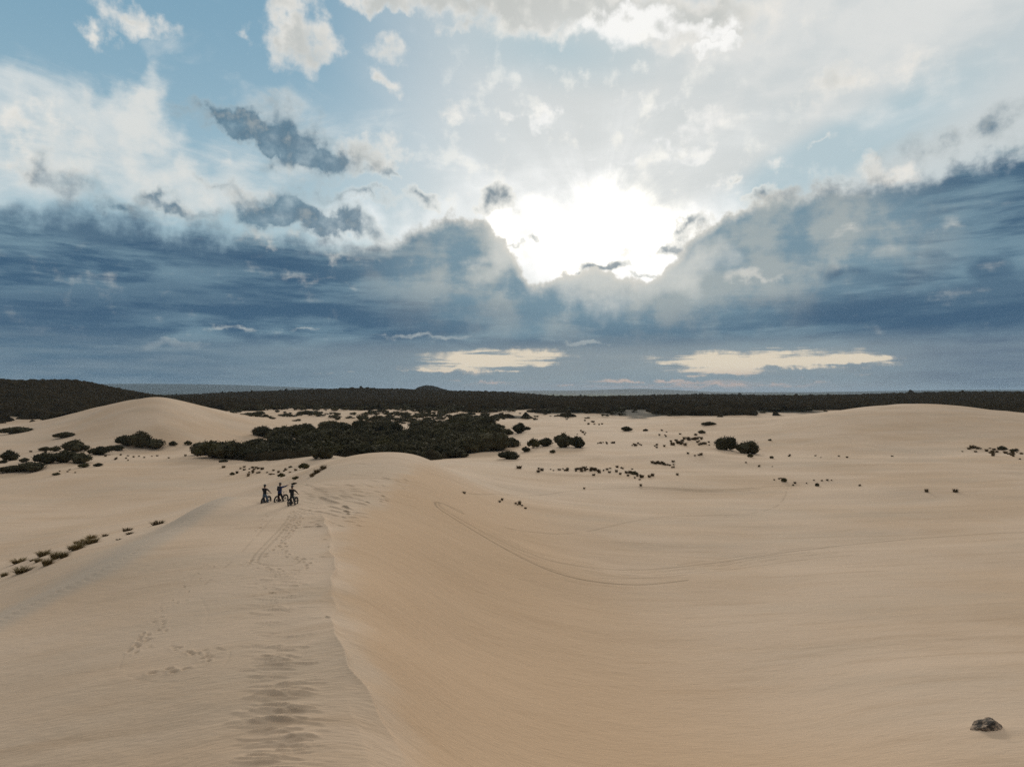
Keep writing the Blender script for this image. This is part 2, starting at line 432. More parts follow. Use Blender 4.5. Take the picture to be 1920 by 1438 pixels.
# ------------------------------------------------------------------ the lie of the land
# columns of control points: (u, [(v, distance) ...]) -> height from where the ground lies in the view
colpts = {
    -260: [(1438, 21.5), (1300, 28.5), (1200, 38), (1130, 50), (1085, 66), (1000, 92), (930, 128), (900, 150), (850, 196), (822, 250), (800, 340), (786, 460)],
    0: [(1438, 19.9), (1300, 25.9), (1200, 33.7), (1150, 39.4), (1105, 46), (1080, 52), (1052, 73), (1000, 91), (930, 126), (895, 150), (850, 198), (826, 228), (813, 262), (800, 340), (786, 460)],
    140: [(1438, 19.0), (1300, 24.2), (1200, 30.6), (1110, 40), (1060, 47), (1028, 55), (1018, 62), (1000, 84), (930, 127), (885, 152), (850, 188), (820, 222), (792, 252), (777, 272), (782, 350), (778, 460)],
    300: [(1438, 18.2), (1300, 22.9), (1200, 28.3), (1100, 36.6), (1050, 43.3), (1015, 52), (985, 63), (970, 90), (900, 141), (862, 178), (838, 208), (800, 222), (770, 238), (752, 252), (745, 264), (760, 340), (770, 460)],
    400: [(1438, 17.6), (1300, 22.0), (1200, 27.2), (1100, 35), (1020, 45.5), (975, 57), (958, 66), (945, 92), (900, 140), (870, 168), (858, 182), (838, 212), (815, 235), (785, 262), (768, 285), (776, 380), (772, 460)],
    530: [(1438, 17.0), (1300, 21.4), (1200, 26.3), (1100, 33.9), (1000, 47.7), (948, 60.6), (928, 69), (915, 88), (895, 123), (878, 148), (860, 170), (862, 196), (845, 222), (815, 262), (790, 330), (776, 420), (768, 480)],
    620: [(1438, 16.8), (1300, 20.9), (1200, 25.6), (1100, 33.2), (1000, 46.2), (945, 58.3), (900, 74), (875, 87), (864, 97), (866, 125), (853, 165), (858, 196), (835, 235), (805, 300), (785, 380), (772, 470)],
    700: [(1438, 17.0), (1300, 21.5), (1200, 27.2), (1100, 35.6), (1000, 48.3), (945, 59.6), (900, 73), (870, 85), (850, 97), (852, 108), (870, 130), (868, 165), (850, 205), (825, 255), (800, 320), (785, 380), (772, 470)],
    780: [(1438, 18.2), (1370, 21.5), (1300, 25.0), (1200, 32), (1100, 41), (1000, 53.5), (940, 65.5), (900, 76), (870, 88), (853, 98), (858, 110), (880, 128), (868, 160), (852, 195), (825, 245), (800, 320), (785, 380), (772, 470)],
    860: [(1438, 20.8), (1300, 28.5), (1200, 36.5), (1100, 46.5), (1000, 61), (940, 75), (905, 88), (885, 105), (875, 130), (862, 158), (850, 190), (825, 245), (800, 320), (784, 380), (772, 470)],
    960: [(1438, 23.6), (1300, 31.8), (1200, 40), (1100, 51), (1000, 68.8), (950, 84.8), (920, 101), (890, 124), (870, 145), (855, 168), (830, 215), (808, 262), (790, 315), (789, 380), (776, 470)],
    1080: [(1438, 25.6), (1300, 34), (1200, 42.6), (1090, 57.5), (1000, 76), (950, 93), (915, 112), (885, 135), (862, 156), (838, 186), (812, 236), (793, 296), (792, 350), (775, 470)],
    1200: [(1438, 26.5), (1300, 35.3), (1200, 44.3), (1090, 60), (1000, 79), (950, 97.7), (915, 116), (880, 140), (850, 169), (828, 204), (805, 250), (791, 296), (794, 360), (776, 470)],
    1320: [(1438, 26.4), (1300, 35.2), (1200, 44.0), (1090, 59.3), (1000, 79.5), (950, 98), (900, 126), (868, 148), (852, 158), (850, 176), (828, 205), (800, 250), (783, 290), (792, 360), (776, 470)],
    1440: [(1438, 26), (1300, 34.8), (1200, 43), (1100, 57.6), (1000, 80), (950, 99), (900, 126), (868, 147), (857, 156), (858, 172), (835, 198), (805, 232), (786, 268), (796, 350), (778, 470)],
    1570: [(1438, 25.2), (1300, 33.4), (1200, 42), (1100, 56), (1000, 79), (950, 97), (900, 124), (866, 147), (856, 156), (856, 172), (835, 190), (800, 220), (774, 248), (770, 262), (790, 350), (780, 470)],
    1700: [(1438, 24.2), (1300, 31.8), (1200, 40.6), (1100, 54.7), (1000, 77.8), (950, 96), (900, 121), (866, 145), (856, 155), (856, 172), (825, 196), (790, 222), (764, 248), (757, 264), (775, 350), (778, 470)],
    1810: [(1438, 23.8), (1300, 31.2), (1200, 40), (1100, 54), (1000, 76.5), (950, 95), (900, 119), (868, 142), (858, 154), (852, 172), (825, 194), (792, 218), (768, 243), (763, 258), (780, 350), (778, 470)],
    1920: [(1438, 23.4), (1360, 27), (1200, 39.4), (1100, 53.2), (1000, 75), (950, 93), (900, 117), (870, 138), (850, 163), (828, 190), (800, 212), (782, 234), (778, 248), (792, 350), (780, 470)],
    2180: [(1438, 23.4), (1360, 27), (1200, 39), (1100, 52), (1000, 72), (950, 90), (900, 114), (870, 135), (850, 160), (828, 188), (808, 212), (795, 234), (793, 248), (796, 350), (784, 470)],
}
cu, cr, cz = [], [], []
for u, lst in colpts.items():
    a = (u - 960) / F
    for v, d in lst:
        cu.append(math.atan(a)); cr.append(math.log(math.hypot(a * d, d))); cz.append(-(v - HV) / F * d)
TK = 1.6     # weight of the angle against the logarithm of the distance
px_, py_, pz_ = np.array(cu) * TK, np.array(cr), np.array(cz)


def _U(d2):
    return np.where(d2 > 1e-12, 0.5 * d2 * np.log(d2 + 1e-20), 0.0)


n_ = len(px_)
K = _U((px_[:, None] - px_[None]) ** 2 + (py_[:, None] - py_[None]) ** 2) + np.eye(n_) * 2e-4
Pm = np.stack([np.ones(n_), px_, py_], 1)
A = np.block([[K, Pm], [Pm.T, np.zeros((3, 3))]])
W = np.linalg.solve(A, np.concatenate([pz_, np.zeros(3)]))
GT = np.linspace(-0.82, 0.82, 520)
GL = np.linspace(math.log(13.0), math.log(520.0), 560)
gt, gl = np.meshgrid(GT, GL)
BASE = np.zeros(gt.size)
q1, q2 = gt.ravel() * TK, gl.ravel()
for s0 in range(0, gt.size, 20000):
    sl = slice(s0, s0 + 20000)
    U_ = _U((q1[sl, None] - px_[None]) ** 2 + (q2[sl, None] - py_[None]) ** 2)
    BASE[sl] = U_ @ W[:n_] + W[n_] + W[n_ + 1] * q1[sl] + W[n_ + 2] * q2[sl]
BASE = BASE.reshape(gt.shape)


def base_h(theta, r):
    """height of the dunes below the camera, by cubic look-up"""
    ft = np.clip((np.clip(theta, -0.8, 0.8) - GT[0]) / (GT[1] - GT[0]), 1, len(GT) - 3)
    fl = np.clip((np.log(np.clip(r, 13.2, 515)) - GL[0]) / (GL[1] - GL[0]), 1, len(GL) - 3)
    it, il = ft.astype(int), fl.astype(int)
    tt, tl = ft - it, fl - il

    def w(t):
        return (-0.5 * t + t * t - 0.5 * t ** 3, 1 - 2.5 * t * t + 1.5 * t ** 3, 0.5 * t + 2 * t * t - 1.5 * t ** 3, -0.5 * t * t + 0.5 * t ** 3)
    wt, wl = w(tt), w(tl)
    out = 0
    for i in range(4):
        row = 0
        for j in range(4): row = row + wt[j] * BASE[il + i - 1, it + j - 1]
        out = out + wl[i] * row
    return out


def g2(th, r, u0, wu, r0, wr, h):
    t0 = math.atan((u0 - 960) / F); wt = wu / F
    return h * np.exp(-((th - t0) / wt) ** 2 - ((np.log(r) - math.log(r0)) / wr) ** 2)


def far_h(th, r):
    z = -12.0 - 16.0 * smooth(r, 700, 3000)
    # wooded rises: high on the left, a long low one across the middle
    z = z + g2(th, r, -80, 190, 760, .28, 15.5) + g2(th, r, 150, 70, 900, .2, 10) + g2(th, r, 260, 90, 950, .3, 2) + g2(th, r, -500, 350, 800, .3, 9)
    z = z + g2(th, r, 600, 210, 1500, .25, 13.5) + g2(th, r, 760, 170, 1300, .2, 8.5) + g2(th, r, 930, 110, 1400, .2, 9) + g2(th, r, 1900, 200, 1200, .25, 8)
    z = z + g2(th, r, 1500, 300, 1400, .3, 5) + g2(th, r, 1250, 160, 1400, .3, 2)
    z = z + g2(th, r, 797, 34, 2500, .05, 30) + g2(th, r, 850, 75, 2500, .07, 22) + g2(th, r, 990, 60, 2400, .07, 12)
    # the far country
    z = z + smooth(r, 6000, 14000) * 22 + g2(th, r, 200, 260, 14000, .16, 95) + g2(th, r, 480, 200, 14000, .16, 72) + g2(th, r, 1190, 110, 12000, .1, 62) + g2(th, r, 1010, 90, 13000, .1, 30)
    z = z + g2(th, r, 1830, 160, 13000, .14, 40) + g2(th, r, -300, 400, 14000, .16, 60)
    return z


def macro(x, y):
    """height of the ground, relative to the camera, without the small marks in the sand"""
    r = np.hypot(x, y); th = np.arctan2(x, y)
    zb = base_h(th, r)
    w = smooth(r, 400, 520)
    z = zb * (1 - w)
    if np.any(w > 0):
        z = z + (far_h(th, np.maximum(r, 300)) + 4.5 * fbm(x / 300, y / 300, 3, 5) * smooth(r, 450, 900)) * w
    wr = 1 - smooth(np.hypot(x + 20.4, y - 60.4), 2.5, 9.0)        # the riders' flat stand
    z = z * (1 - wr) - 9.66 * wr
    out = smooth(np.abs(th), 0.8, 1.25)            # beside and behind the camera the sand levels out
    return z * (1 - out) + np.minimum(z, -11.0 - 6 * smooth(r, 10, 200)) * out


def undul(x, y):
    r = np.hypot(x, y)
    a = smooth(r, 70, 150) * (1 - smooth(r, 420, 480))
    b = smooth(r, 26, 46) * (1 - smooth(r, 150, 220)) * smooth(x, -9, 2)
    return 0.34 * b * fbm(x / 24 + y / 60, y / 8.5, 2, 17) + (0.05 + 0.28 * a) * fbm(x / (9 + 0), y / 14, 2, 3) + a * 0.5 * fbm(x / 38, y / 30, 2, 8)


def ground(x, y):
    x = np.asarray(x, float); y = np.asarray(y, float)
    return macro(x, y) + undul(x, y)


def at(u, v, y0=13.0, y1=520.0):
    """the point of the ground seen along one direction from the camera"""
    ys = np.exp(np.linspace(math.log(y0), math.log(y1), 2600))
    a = (u - 960) / F; s = (v - HV) / F
    zg = ground(a * ys, ys); zr = -s * ys
    hit = np.nonzero(zr < zg)[0]
    if len(hit) == 0: return (a * y1, y1, CAM_H - s * y1)
    k = max(1, hit[0]); d0, d1 = (zr - zg)[k - 1], (zr - zg)[k]
    t = 0 if d0 == d1 else np.clip(d0 / (d0 - d1), 0, 1)
    y = ys[k - 1] + (ys[k] - ys[k - 1]) * float(t)
    return (a * y, y, CAM_H + float(ground(a * y, y)))


# ------------------------------------------------------------------ the one ground sheet: fan shaped rows, finer near the dunes
TH = np.radians(np.concatenate([[-180, -165, -150, -135, -120, -105, -92, -82, -74, -68, -63, -59, -56, -53, -51, -49, -47.5, -46.4],
                                np.arange(-45.6, 45.61, 0.076),
                                [46.4, 47.5, 49, 51, 53, 56, 59, 63, 68, 74, 82, 92, 105, 120, 135, 150, 165]]))
rows = [2.0, 4, 6, 8, 10, 11, 12, 13, 14]
while rows[-1] < 30000:
    r_ = rows[-1]
    if r_ < 130: d_ = min(0.15, max(0.05, r_ * r_ / (709 * 11)))
    elif r_ < 460: d_ = 0.15 * (r_ / 130) ** 2.0
    else: d_ = max(1.9, r_ * 0.022)
    rows.append(r_ + d_)
RR = np.array(rows)
GTH, GR = np.meshgrid(TH, RR)
GX, GY = GR * np.sin(GTH), GR * np.cos(GTH)
GZ = macro(GX, GY) + undul(GX, GY)
MARK = np.zeros_like(GZ)
DARK = np.zeros_like(GZ)


def window(x, y, rad):
    r = math.hypot(x, y); th = math.atan2(x, y)
    i0, i1 = np.searchsorted(RR, (r - rad, r + rad))
    j0, j1 = np.searchsorted(TH, (th - rad / r, th + rad / r))
    return slice(max(i0 - 1, 0), i1 + 1), slice(max(j0 - 1, 0), j1 + 1)


def polyline(pts, step):
    """points on the ground every step metres along a line through (u, v) marks"""
    W3 = [at(u, v) for (u, v) in pts]
    # smooth Catmull-Rom
    out = []
    n = len(W3)
    for i in range(n - 1):
        p0, p1, p2, p3 = (np.array(W3[max(i - 1, 0)][:2]), np.array(W3[i][:2]), np.array(W3[i + 1][:2]), np.array(W3[min(i + 2, n - 1)][:2]))
        L = np.linalg.norm(p2 - p1); k = max(2, int(L / step))
        for t in np.linspace(0, 1, k, endpoint=False):
            out.append(0.5 * ((2 * p1) + (-p0 + p2) * t + (2 * p0 - 5 * p1 + 4 * p2 - p3) * t * t + (-p0 + 3 * p1 - 3 * p2 + p3) * t ** 3))
    return out


TR = np.zeros_like(GZ)


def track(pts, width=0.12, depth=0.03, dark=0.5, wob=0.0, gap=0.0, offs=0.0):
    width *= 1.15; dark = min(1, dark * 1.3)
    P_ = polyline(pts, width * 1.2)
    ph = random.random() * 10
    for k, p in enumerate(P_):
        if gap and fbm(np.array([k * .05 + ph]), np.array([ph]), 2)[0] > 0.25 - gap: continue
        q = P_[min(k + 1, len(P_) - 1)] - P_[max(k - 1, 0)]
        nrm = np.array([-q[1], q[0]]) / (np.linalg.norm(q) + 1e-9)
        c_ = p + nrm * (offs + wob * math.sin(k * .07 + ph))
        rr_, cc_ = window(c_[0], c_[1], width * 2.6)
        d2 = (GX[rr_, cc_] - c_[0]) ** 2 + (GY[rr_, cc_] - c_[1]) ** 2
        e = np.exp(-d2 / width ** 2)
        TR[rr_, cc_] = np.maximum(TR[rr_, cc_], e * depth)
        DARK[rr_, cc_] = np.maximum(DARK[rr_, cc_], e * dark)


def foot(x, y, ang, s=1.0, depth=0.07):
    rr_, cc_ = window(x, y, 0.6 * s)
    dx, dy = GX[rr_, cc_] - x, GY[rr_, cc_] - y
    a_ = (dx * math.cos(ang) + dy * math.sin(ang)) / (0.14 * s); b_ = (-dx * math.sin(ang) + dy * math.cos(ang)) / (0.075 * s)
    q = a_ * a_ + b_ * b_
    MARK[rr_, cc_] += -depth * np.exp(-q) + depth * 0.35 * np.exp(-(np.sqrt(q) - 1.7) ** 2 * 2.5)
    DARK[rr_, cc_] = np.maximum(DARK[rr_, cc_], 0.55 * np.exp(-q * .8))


def trail(pts, stride=0.62, side=0.12, s=1.0, jit=0.06):
    P_ = polyline(pts, stride)
    for k, p in enumerate(P_):
        q = P_[min(k + 1, len(P_) - 1)] - P_[max(k - 1, 0)]
        a_ = math.atan2(q[1], q[0]); sd = side * (1 if k % 2 else -1)
        foot(p[0] - math.sin(a_) * sd + random.gauss(0, jit), p[1] + math.cos(a_) * sd + random.gauss(0, jit), a_ + random.gauss(0, .2), s * random.uniform(.85, 1.25), random.uniform(.05, .1))


def scarp(u1, v1, u2, v2, h, L=0.8, curve_=0.0, dark=0.0, back=0.05, dip=.18):
    """a small wind-cut step whose steep side looks down the slope towards the camera"""
    p, q = np.array(at(u1, v1)[:2]), np.array(at(u2, v2)[:2])
    c_ = (p + q) / 2; half = max(np.linalg.norm(q - p) / 2, 0.15)
    d = (q - p) / (np.linalg.norm(q - p) + 1e-9); nrm = np.array([-d[1], d[0]])
    if nrm @ c_ < 0: nrm = -nrm
    rad = half + L * 3
    rr_, cc_ = window(c_[0], c_[1], rad)
    dx, dy = GX[rr_, cc_] - c_[0], GY[rr_, cc_] - c_[1]
    s_ = (dx * d[0] + dy * d[1]) / half
    t_ = dx * nrm[0] + dy * nrm[1] + curve_ * half * (s_ * s_)
    t_ = t_ + 0.33 * dip * fbm(GX[rr_, cc_] / 0.35, GY[rr_, cc_] / 0.35, 2, 4)
    end = np.clip(1 - np.abs(s_) ** 3, 0, 1) * smooth(1.0 - np.abs(s_), 0, 0.35)
    prof = np.where(t_ > 0, np.exp(-t_ / L), np.exp(-(t_ / back) ** 2)) - 0.35 * np.exp(-((t_ + dip) / (dip * .8)) ** 2)
    MARK[rr_, cc_] += h * end * prof
    if dark: DARK[rr_, cc_] = np.maximum(DARK[rr_, cc_], dark * end * np.exp(-((t_ + back * .6) / (back * 1.3)) ** 2))  # shade of the steep side, painted darker into the sand


# sharp wavering crest of the near dune
crest = [(606, 962), (612, 985), (621, 1010), (621, 1035), (629, 1062), (624, 1100), (629, 1140), (623, 1165), (634, 1195), (648, 1235), (662, 1270), (690, 1305), (712, 1345), (740, 1390), (768, 1440), (800, 1500)]
for ln, hh, wr_, wl_ in ((crest, 0.27, 0.13, 0.45), ([(640, 1270), (655, 1320), (672, 1365), (690, 1410), (705, 1450)], 0.05, 0.18, 0.5)):
    P_ = polyline(ln, 0.10)
    acc = np.zeros_like(GZ)
    for k, p in enumerate(P_):
        q = P_[min(k + 1, len(P_) - 1)] - P_[max(k - 1, 0)]
        nrm = np.array([q[1], -q[0]]) / (np.linalg.norm(q) + 1e-9)          # to the right, seen along the line
        if nrm[0] < 0: nrm = -nrm
        jl = 0.05 * math.sin(k * .21) + 0.04 * math.sin(k * .077 + 1)
        rr_, cc_ = window(p[0], p[1], 2.2)
        dx, dy = GX[rr_, cc_] - p[0] - nrm[0] * jl, GY[rr_, cc_] - p[1] - nrm[1] * jl
        t_ = dx * nrm[0] + dy * nrm[1]; s_ = dx * nrm[1] - dy * nrm[0]
        e = np.where(t_ > 0, np.exp(-t_ / wr_), np.exp(t_ / wl_)) * (np.abs(s_) < 0.16)
        fade = min(1, k / 40) * (0.65 + 0.35 * math.sin(k * .045))
        acc[rr_, cc_] = np.maximum(acc[rr_, cc_], e * hh * fade)
    MARK += acc

for a_ in [(598, 930, 643, 945, .22, 1.2, 0, .25), (641, 949, 658, 955, .26, .7, 0, .95), (612, 948, 645, 957, .16, 1.2, 0, .2), (643, 957, 659, 961, .26, .7, 0, .95),
           (615, 956, 648, 963, .13, .9, 0, .3), (649, 962, 659, 965, .2, .5, 0, .9), (622, 965, 640, 968, .12, .6, 0, .5), (640, 968, 653, 971, .14, .5, 0, .8),
           (556, 953, 580, 956, .1, .5, 0, .5), (576, 956, 587, 957.5, .14, .4, 0, .8), (566, 987, 596, 988, .12, .5, 0, .5), (592, 987.5, 608, 990, .16, .4, 0, .95), (590, 983, 602, 985, .1, .4, 0, .6),
           (578, 979, 594, 979.5, .1, .4, 0, .6), (612, 975, 634, 983, .07, .7, 0, .15), (630, 983, 651, 988, .1, .5, 0, .45), (638, 929, 666, 933, .1, .8, 0, .4), (670, 935, 688, 941, .1, .7, 0, .4),
           (684, 940, 697, 945, .2, .4, 0, .95), (605, 1011, 616, 1011, .09, .4, 0, .7), (654, 911, 669, 912.5, .12, .8, 0, .5), (672, 919, 682, 922, .08, .6, 0, .3),
           (715, 928, 725, 932, .12, .5, 0, .7), (712, 938, 720, 941, .12, .5, 0, .7), (722, 936, 731, 941, .1, .5, 0, .6), (754, 915, 762, 917, .12, .4, 0, .7), (735, 925, 745, 929, .08, .4, 0, .4),
           (570, 934, 596, 936, .08, 1.0, 0, .2), (575, 937, 594, 938, .08, .8, 0, .25), (560, 941, 600, 944, .06, .8, 0, .15), (573, 948, 610, 953, .07, .8, 0, .25), (590, 958, 626, 966, .07, .8, 0, .2),
           (560, 1046, 598, 1047, .06, .5, 0, .35), (596, 1044, 622, 1047, .09, .5, 0, .5), (614, 1026, 622, 1028, .1, .3, 0, .9), (626, 1050, 648, 1058, .05, .4, 0, .35), (612, 1155, 622, 1162, .08, .3, 0, .5),
           (575, 1157, 612, 1159, .05, .6, 0, .2), (505, 1109, 522, 1110, .10, .35, -.1, 1.0), (495, 1101, 506, 1101, .06, .4, 0, .5), (540, 1115, 555, 1116, .06, .4, 0, .5), (548, 1096, 565, 1098, .06, .4, 0, .4),
           (400, 1225, 430, 1220, .04, .3, 0, .3), (408, 1209, 432, 1218, .05, .25, 0, .3), (278, 950, 290, 949, .1, .6, 0, .4), (440, 955, 462, 956, .06, .6, 0, .2),
           (534, 1388, 580, 1380, .09, .5, .1, .3), (540, 1378, 600, 1374, .08, .5, .1, .2), (560, 1350, 620, 1357, .05, .5, .1, .1),
           (538, 1328, 582, 1331, .10, .5, -.1, .4), (540, 1342, 585, 1346, .09, .5, -.1, .35), (530, 1366, 580, 1362, .08, .5, .1, .3), (530, 1383, 610, 1376, .1, .55, .1, .4)]:
    scarp(*a_[:4], a_[4] * .5, L=a_[5] * .3, curve_=a_[6], dark=a_[7], back=.04, dip=.1)
# wind-raised wavelets across the top of the dune
R1 = random.Random(3)
for k in range(250):
    v = R1.choice([R1.uniform(1068, 1130), R1.uniform(1130, 1215), R1.uniform(1215, 1438), R1.uniform(1215, 1438), R1.uniform(1215, 1460)])
    if 1150 < v < 1205 and R1.random() < .7: continue
    mid = 520 + (v - 1068) * 0.02 + R1.gauss(0, 34)
    hl = R1.uniform(16, 52) * (0.7 + (v - 1068) / 370 * 0.7)
    tl = R1.gauss(0, 2.2)
    hh = R1.uniform(.015, .05) * math.exp(-((mid - 525) / 75) ** 2)
    scarp(mid - hl, v - tl, mid + hl, v + tl, hh, L=R1.uniform(.08, .2), curve_=R1.uniform(-.12, .12), dark=R1.uniform(0, .3) * hh / .05, back=.02, dip=.06)
for k in range(60):
    v = R1.uniform(905, 985); u = 560 + R1.uniform(0, 110)
    scarp(u, v, u + R1.uniform(15, 40), v + R1.uniform(2, 7), R1.uniform(.02, .06), L=R1.uniform(.4, .9), dark=.08)
for k in range(26):
    v = R1.uniform(885, 945); u = 640 + R1.uniform(0, 130)
    scarp(u, v, u + R1.uniform(12, 30), v + R1.uniform(2, 8), R1.uniform(.02, .06), L=R1.uniform(.4, .9), dark=.12)

# the long soft fold where the near dune rolls over to the left
P_ = polyline([(425, 948), (398, 962), (365, 985), (318, 1018), (262, 1052), (195, 1092), (100, 1140), (0, 1192), (-120, 1250)], 0.5)
fold = np.full_like(GZ, 1e9); fs = np.zeros_like(GZ)
for k, p in enumerate(P_):
    rr_, cc_ = window(p[0], p[1], 9.0)
    q = P_[min(k + 1, len(P_) - 1)] - P_[max(k - 1, 0)]
    nrm = np.array([-q[1], q[0]]) / (np.linalg.norm(q) + 1e-9)
    dx, dy = GX[rr_, cc_] - p[0], GY[rr_, cc_] - p[1]
    d_ = np.hypot(dx, dy); m_ = d_ < fold[rr_, cc_]
    fold[rr_, cc_] = np.where(m_, d_, fold[rr_, cc_]); fs[rr_, cc_] = np.where(m_, np.sign(dx * nrm[0] + dy * nrm[1]), fs[rr_, cc_])
MARK += 0.8 * np.where(fs > 0, np.exp(-fold / 3.2), np.exp(-(fold / 2.6) ** 2 * .5)) * (fold < 8.8) * smooth(8.8 - fold, 0, 3)

# wheel tracks on the slope and across the basin
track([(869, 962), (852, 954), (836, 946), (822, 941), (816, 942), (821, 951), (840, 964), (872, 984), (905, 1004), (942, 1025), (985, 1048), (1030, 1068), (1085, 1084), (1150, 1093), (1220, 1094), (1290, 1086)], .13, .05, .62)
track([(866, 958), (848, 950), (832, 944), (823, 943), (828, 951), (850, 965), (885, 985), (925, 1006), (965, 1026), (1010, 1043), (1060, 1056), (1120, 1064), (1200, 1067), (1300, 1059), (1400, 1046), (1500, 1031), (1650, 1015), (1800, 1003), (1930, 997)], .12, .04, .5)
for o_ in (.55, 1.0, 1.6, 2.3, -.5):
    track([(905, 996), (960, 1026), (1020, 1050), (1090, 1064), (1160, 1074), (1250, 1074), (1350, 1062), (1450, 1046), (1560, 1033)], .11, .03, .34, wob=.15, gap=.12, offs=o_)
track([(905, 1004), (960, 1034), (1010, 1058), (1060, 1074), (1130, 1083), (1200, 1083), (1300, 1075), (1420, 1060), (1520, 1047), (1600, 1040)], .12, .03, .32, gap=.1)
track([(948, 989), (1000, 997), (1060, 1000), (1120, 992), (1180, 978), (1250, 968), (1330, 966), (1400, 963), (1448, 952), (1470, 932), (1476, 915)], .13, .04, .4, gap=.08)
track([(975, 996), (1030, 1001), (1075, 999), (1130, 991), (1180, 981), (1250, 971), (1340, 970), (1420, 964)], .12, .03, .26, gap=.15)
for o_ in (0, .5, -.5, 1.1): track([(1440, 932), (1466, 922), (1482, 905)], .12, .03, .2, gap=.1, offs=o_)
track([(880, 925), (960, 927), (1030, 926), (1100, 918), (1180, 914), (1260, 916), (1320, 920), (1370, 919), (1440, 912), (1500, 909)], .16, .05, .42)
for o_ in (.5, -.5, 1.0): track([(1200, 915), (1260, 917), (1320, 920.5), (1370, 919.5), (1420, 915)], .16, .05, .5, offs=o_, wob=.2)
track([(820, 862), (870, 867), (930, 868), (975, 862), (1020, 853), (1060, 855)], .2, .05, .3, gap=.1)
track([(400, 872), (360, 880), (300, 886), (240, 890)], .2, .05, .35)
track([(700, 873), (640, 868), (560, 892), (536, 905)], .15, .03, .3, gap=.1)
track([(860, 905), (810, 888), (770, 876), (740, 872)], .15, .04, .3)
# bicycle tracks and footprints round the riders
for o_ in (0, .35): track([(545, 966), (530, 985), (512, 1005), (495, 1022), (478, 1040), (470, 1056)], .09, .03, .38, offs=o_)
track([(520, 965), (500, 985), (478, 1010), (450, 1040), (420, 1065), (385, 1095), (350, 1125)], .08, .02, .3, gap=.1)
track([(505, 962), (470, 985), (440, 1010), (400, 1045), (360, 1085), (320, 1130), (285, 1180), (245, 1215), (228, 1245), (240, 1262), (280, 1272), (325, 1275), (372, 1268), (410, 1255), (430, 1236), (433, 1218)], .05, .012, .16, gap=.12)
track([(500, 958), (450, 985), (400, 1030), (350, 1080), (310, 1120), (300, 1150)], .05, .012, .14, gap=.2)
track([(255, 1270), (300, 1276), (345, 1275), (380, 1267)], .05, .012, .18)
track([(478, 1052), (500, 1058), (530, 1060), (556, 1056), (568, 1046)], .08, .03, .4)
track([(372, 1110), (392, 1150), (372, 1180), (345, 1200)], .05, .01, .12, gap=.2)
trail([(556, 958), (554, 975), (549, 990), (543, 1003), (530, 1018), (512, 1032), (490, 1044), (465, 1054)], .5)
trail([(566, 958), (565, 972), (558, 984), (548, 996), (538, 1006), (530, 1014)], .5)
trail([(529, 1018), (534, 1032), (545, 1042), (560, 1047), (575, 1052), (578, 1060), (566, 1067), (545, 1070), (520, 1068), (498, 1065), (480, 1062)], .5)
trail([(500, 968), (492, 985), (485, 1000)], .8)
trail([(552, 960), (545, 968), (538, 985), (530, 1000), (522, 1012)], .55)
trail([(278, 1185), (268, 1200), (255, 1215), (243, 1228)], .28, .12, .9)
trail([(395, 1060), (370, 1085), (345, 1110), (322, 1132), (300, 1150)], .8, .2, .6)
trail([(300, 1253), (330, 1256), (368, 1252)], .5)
for (u0, v0, n0, su, sv) in ((333, 1212, 7, 10, 3), (357, 1222, 9, 8, 4), (392, 1226, 8, 6, 6), (270, 1195, 6, 9, 9), (466, 1055, 9, 7, 1.6), (562, 1050, 6, 8, 2), (552, 968, 10, 12, 8), (540, 956, 8, 20, 2), (300, 1160, 12, 12, 16)):
    for k in range(n0):
        p = at(u0 + random.gauss(0, su), v0 + random.gauss(0, sv)); foot(p[0], p[1], random.uniform(0, 3.1), random.uniform(.5, .95), .04)
MARK -= TR
# sand drifted round the half-buried rock, with a tail to the right
rk = at(1853, 1366)
rr_, cc_ = window(rk[0], rk[1], 3.5)
dx, dy = GX[rr_, cc_] - rk[0], GY[rr_, cc_] - rk[1] - .15
MARK[rr_, cc_] += .10 * np.exp(-(np.where(dx > 0, dx / 1.1, dx / .62) ** 2) - (dy / .55) ** 2) - .05 * np.exp(-((dx + .1) / .8) ** 2 - ((dy + .75) / .22) ** 2)
near_ = (1 - smooth(GR, 20, 70))
GZ2 = GZ + MARK
# broad soft ripples on the slopes
m_r = (1 - smooth(GR, 25, 110))
GZ2 += 0.012 * m_r * fbm(GX / 0.55 + GY / 2.5, GY / 0.32, 2, 21)
GZ2 += 0.02 * (1 - smooth(GR, 50, 150)) * fbm(GX / 2.4, GY / 0.9, 2, 29)



def wood_edge(th):
    u = 960 + F * np.tan(np.clip(th, -1.2, 1.2))
    return 455 + 85 * smooth(u, 400, 470) * (1 - smooth(u, 830, 900)) + 15 * smooth(u, 1300, 1500)


# soil: where the scrub and the wood stand the ground is litter and dark soil; further off, fields
wood_n = fbm(GX / 35, GY / 35, 4, 40)
SOIL = smooth(GR + wood_n * 150 - wood_edge(GTH), 10, 50) * (1 - smooth(GR, 3600, 3900))
FIELD = smooth(GR, 3400, 3900)
FARW_HAZE = smooth(GR, 7000, 9000)  # far wood, tinted with the blue of distance haze
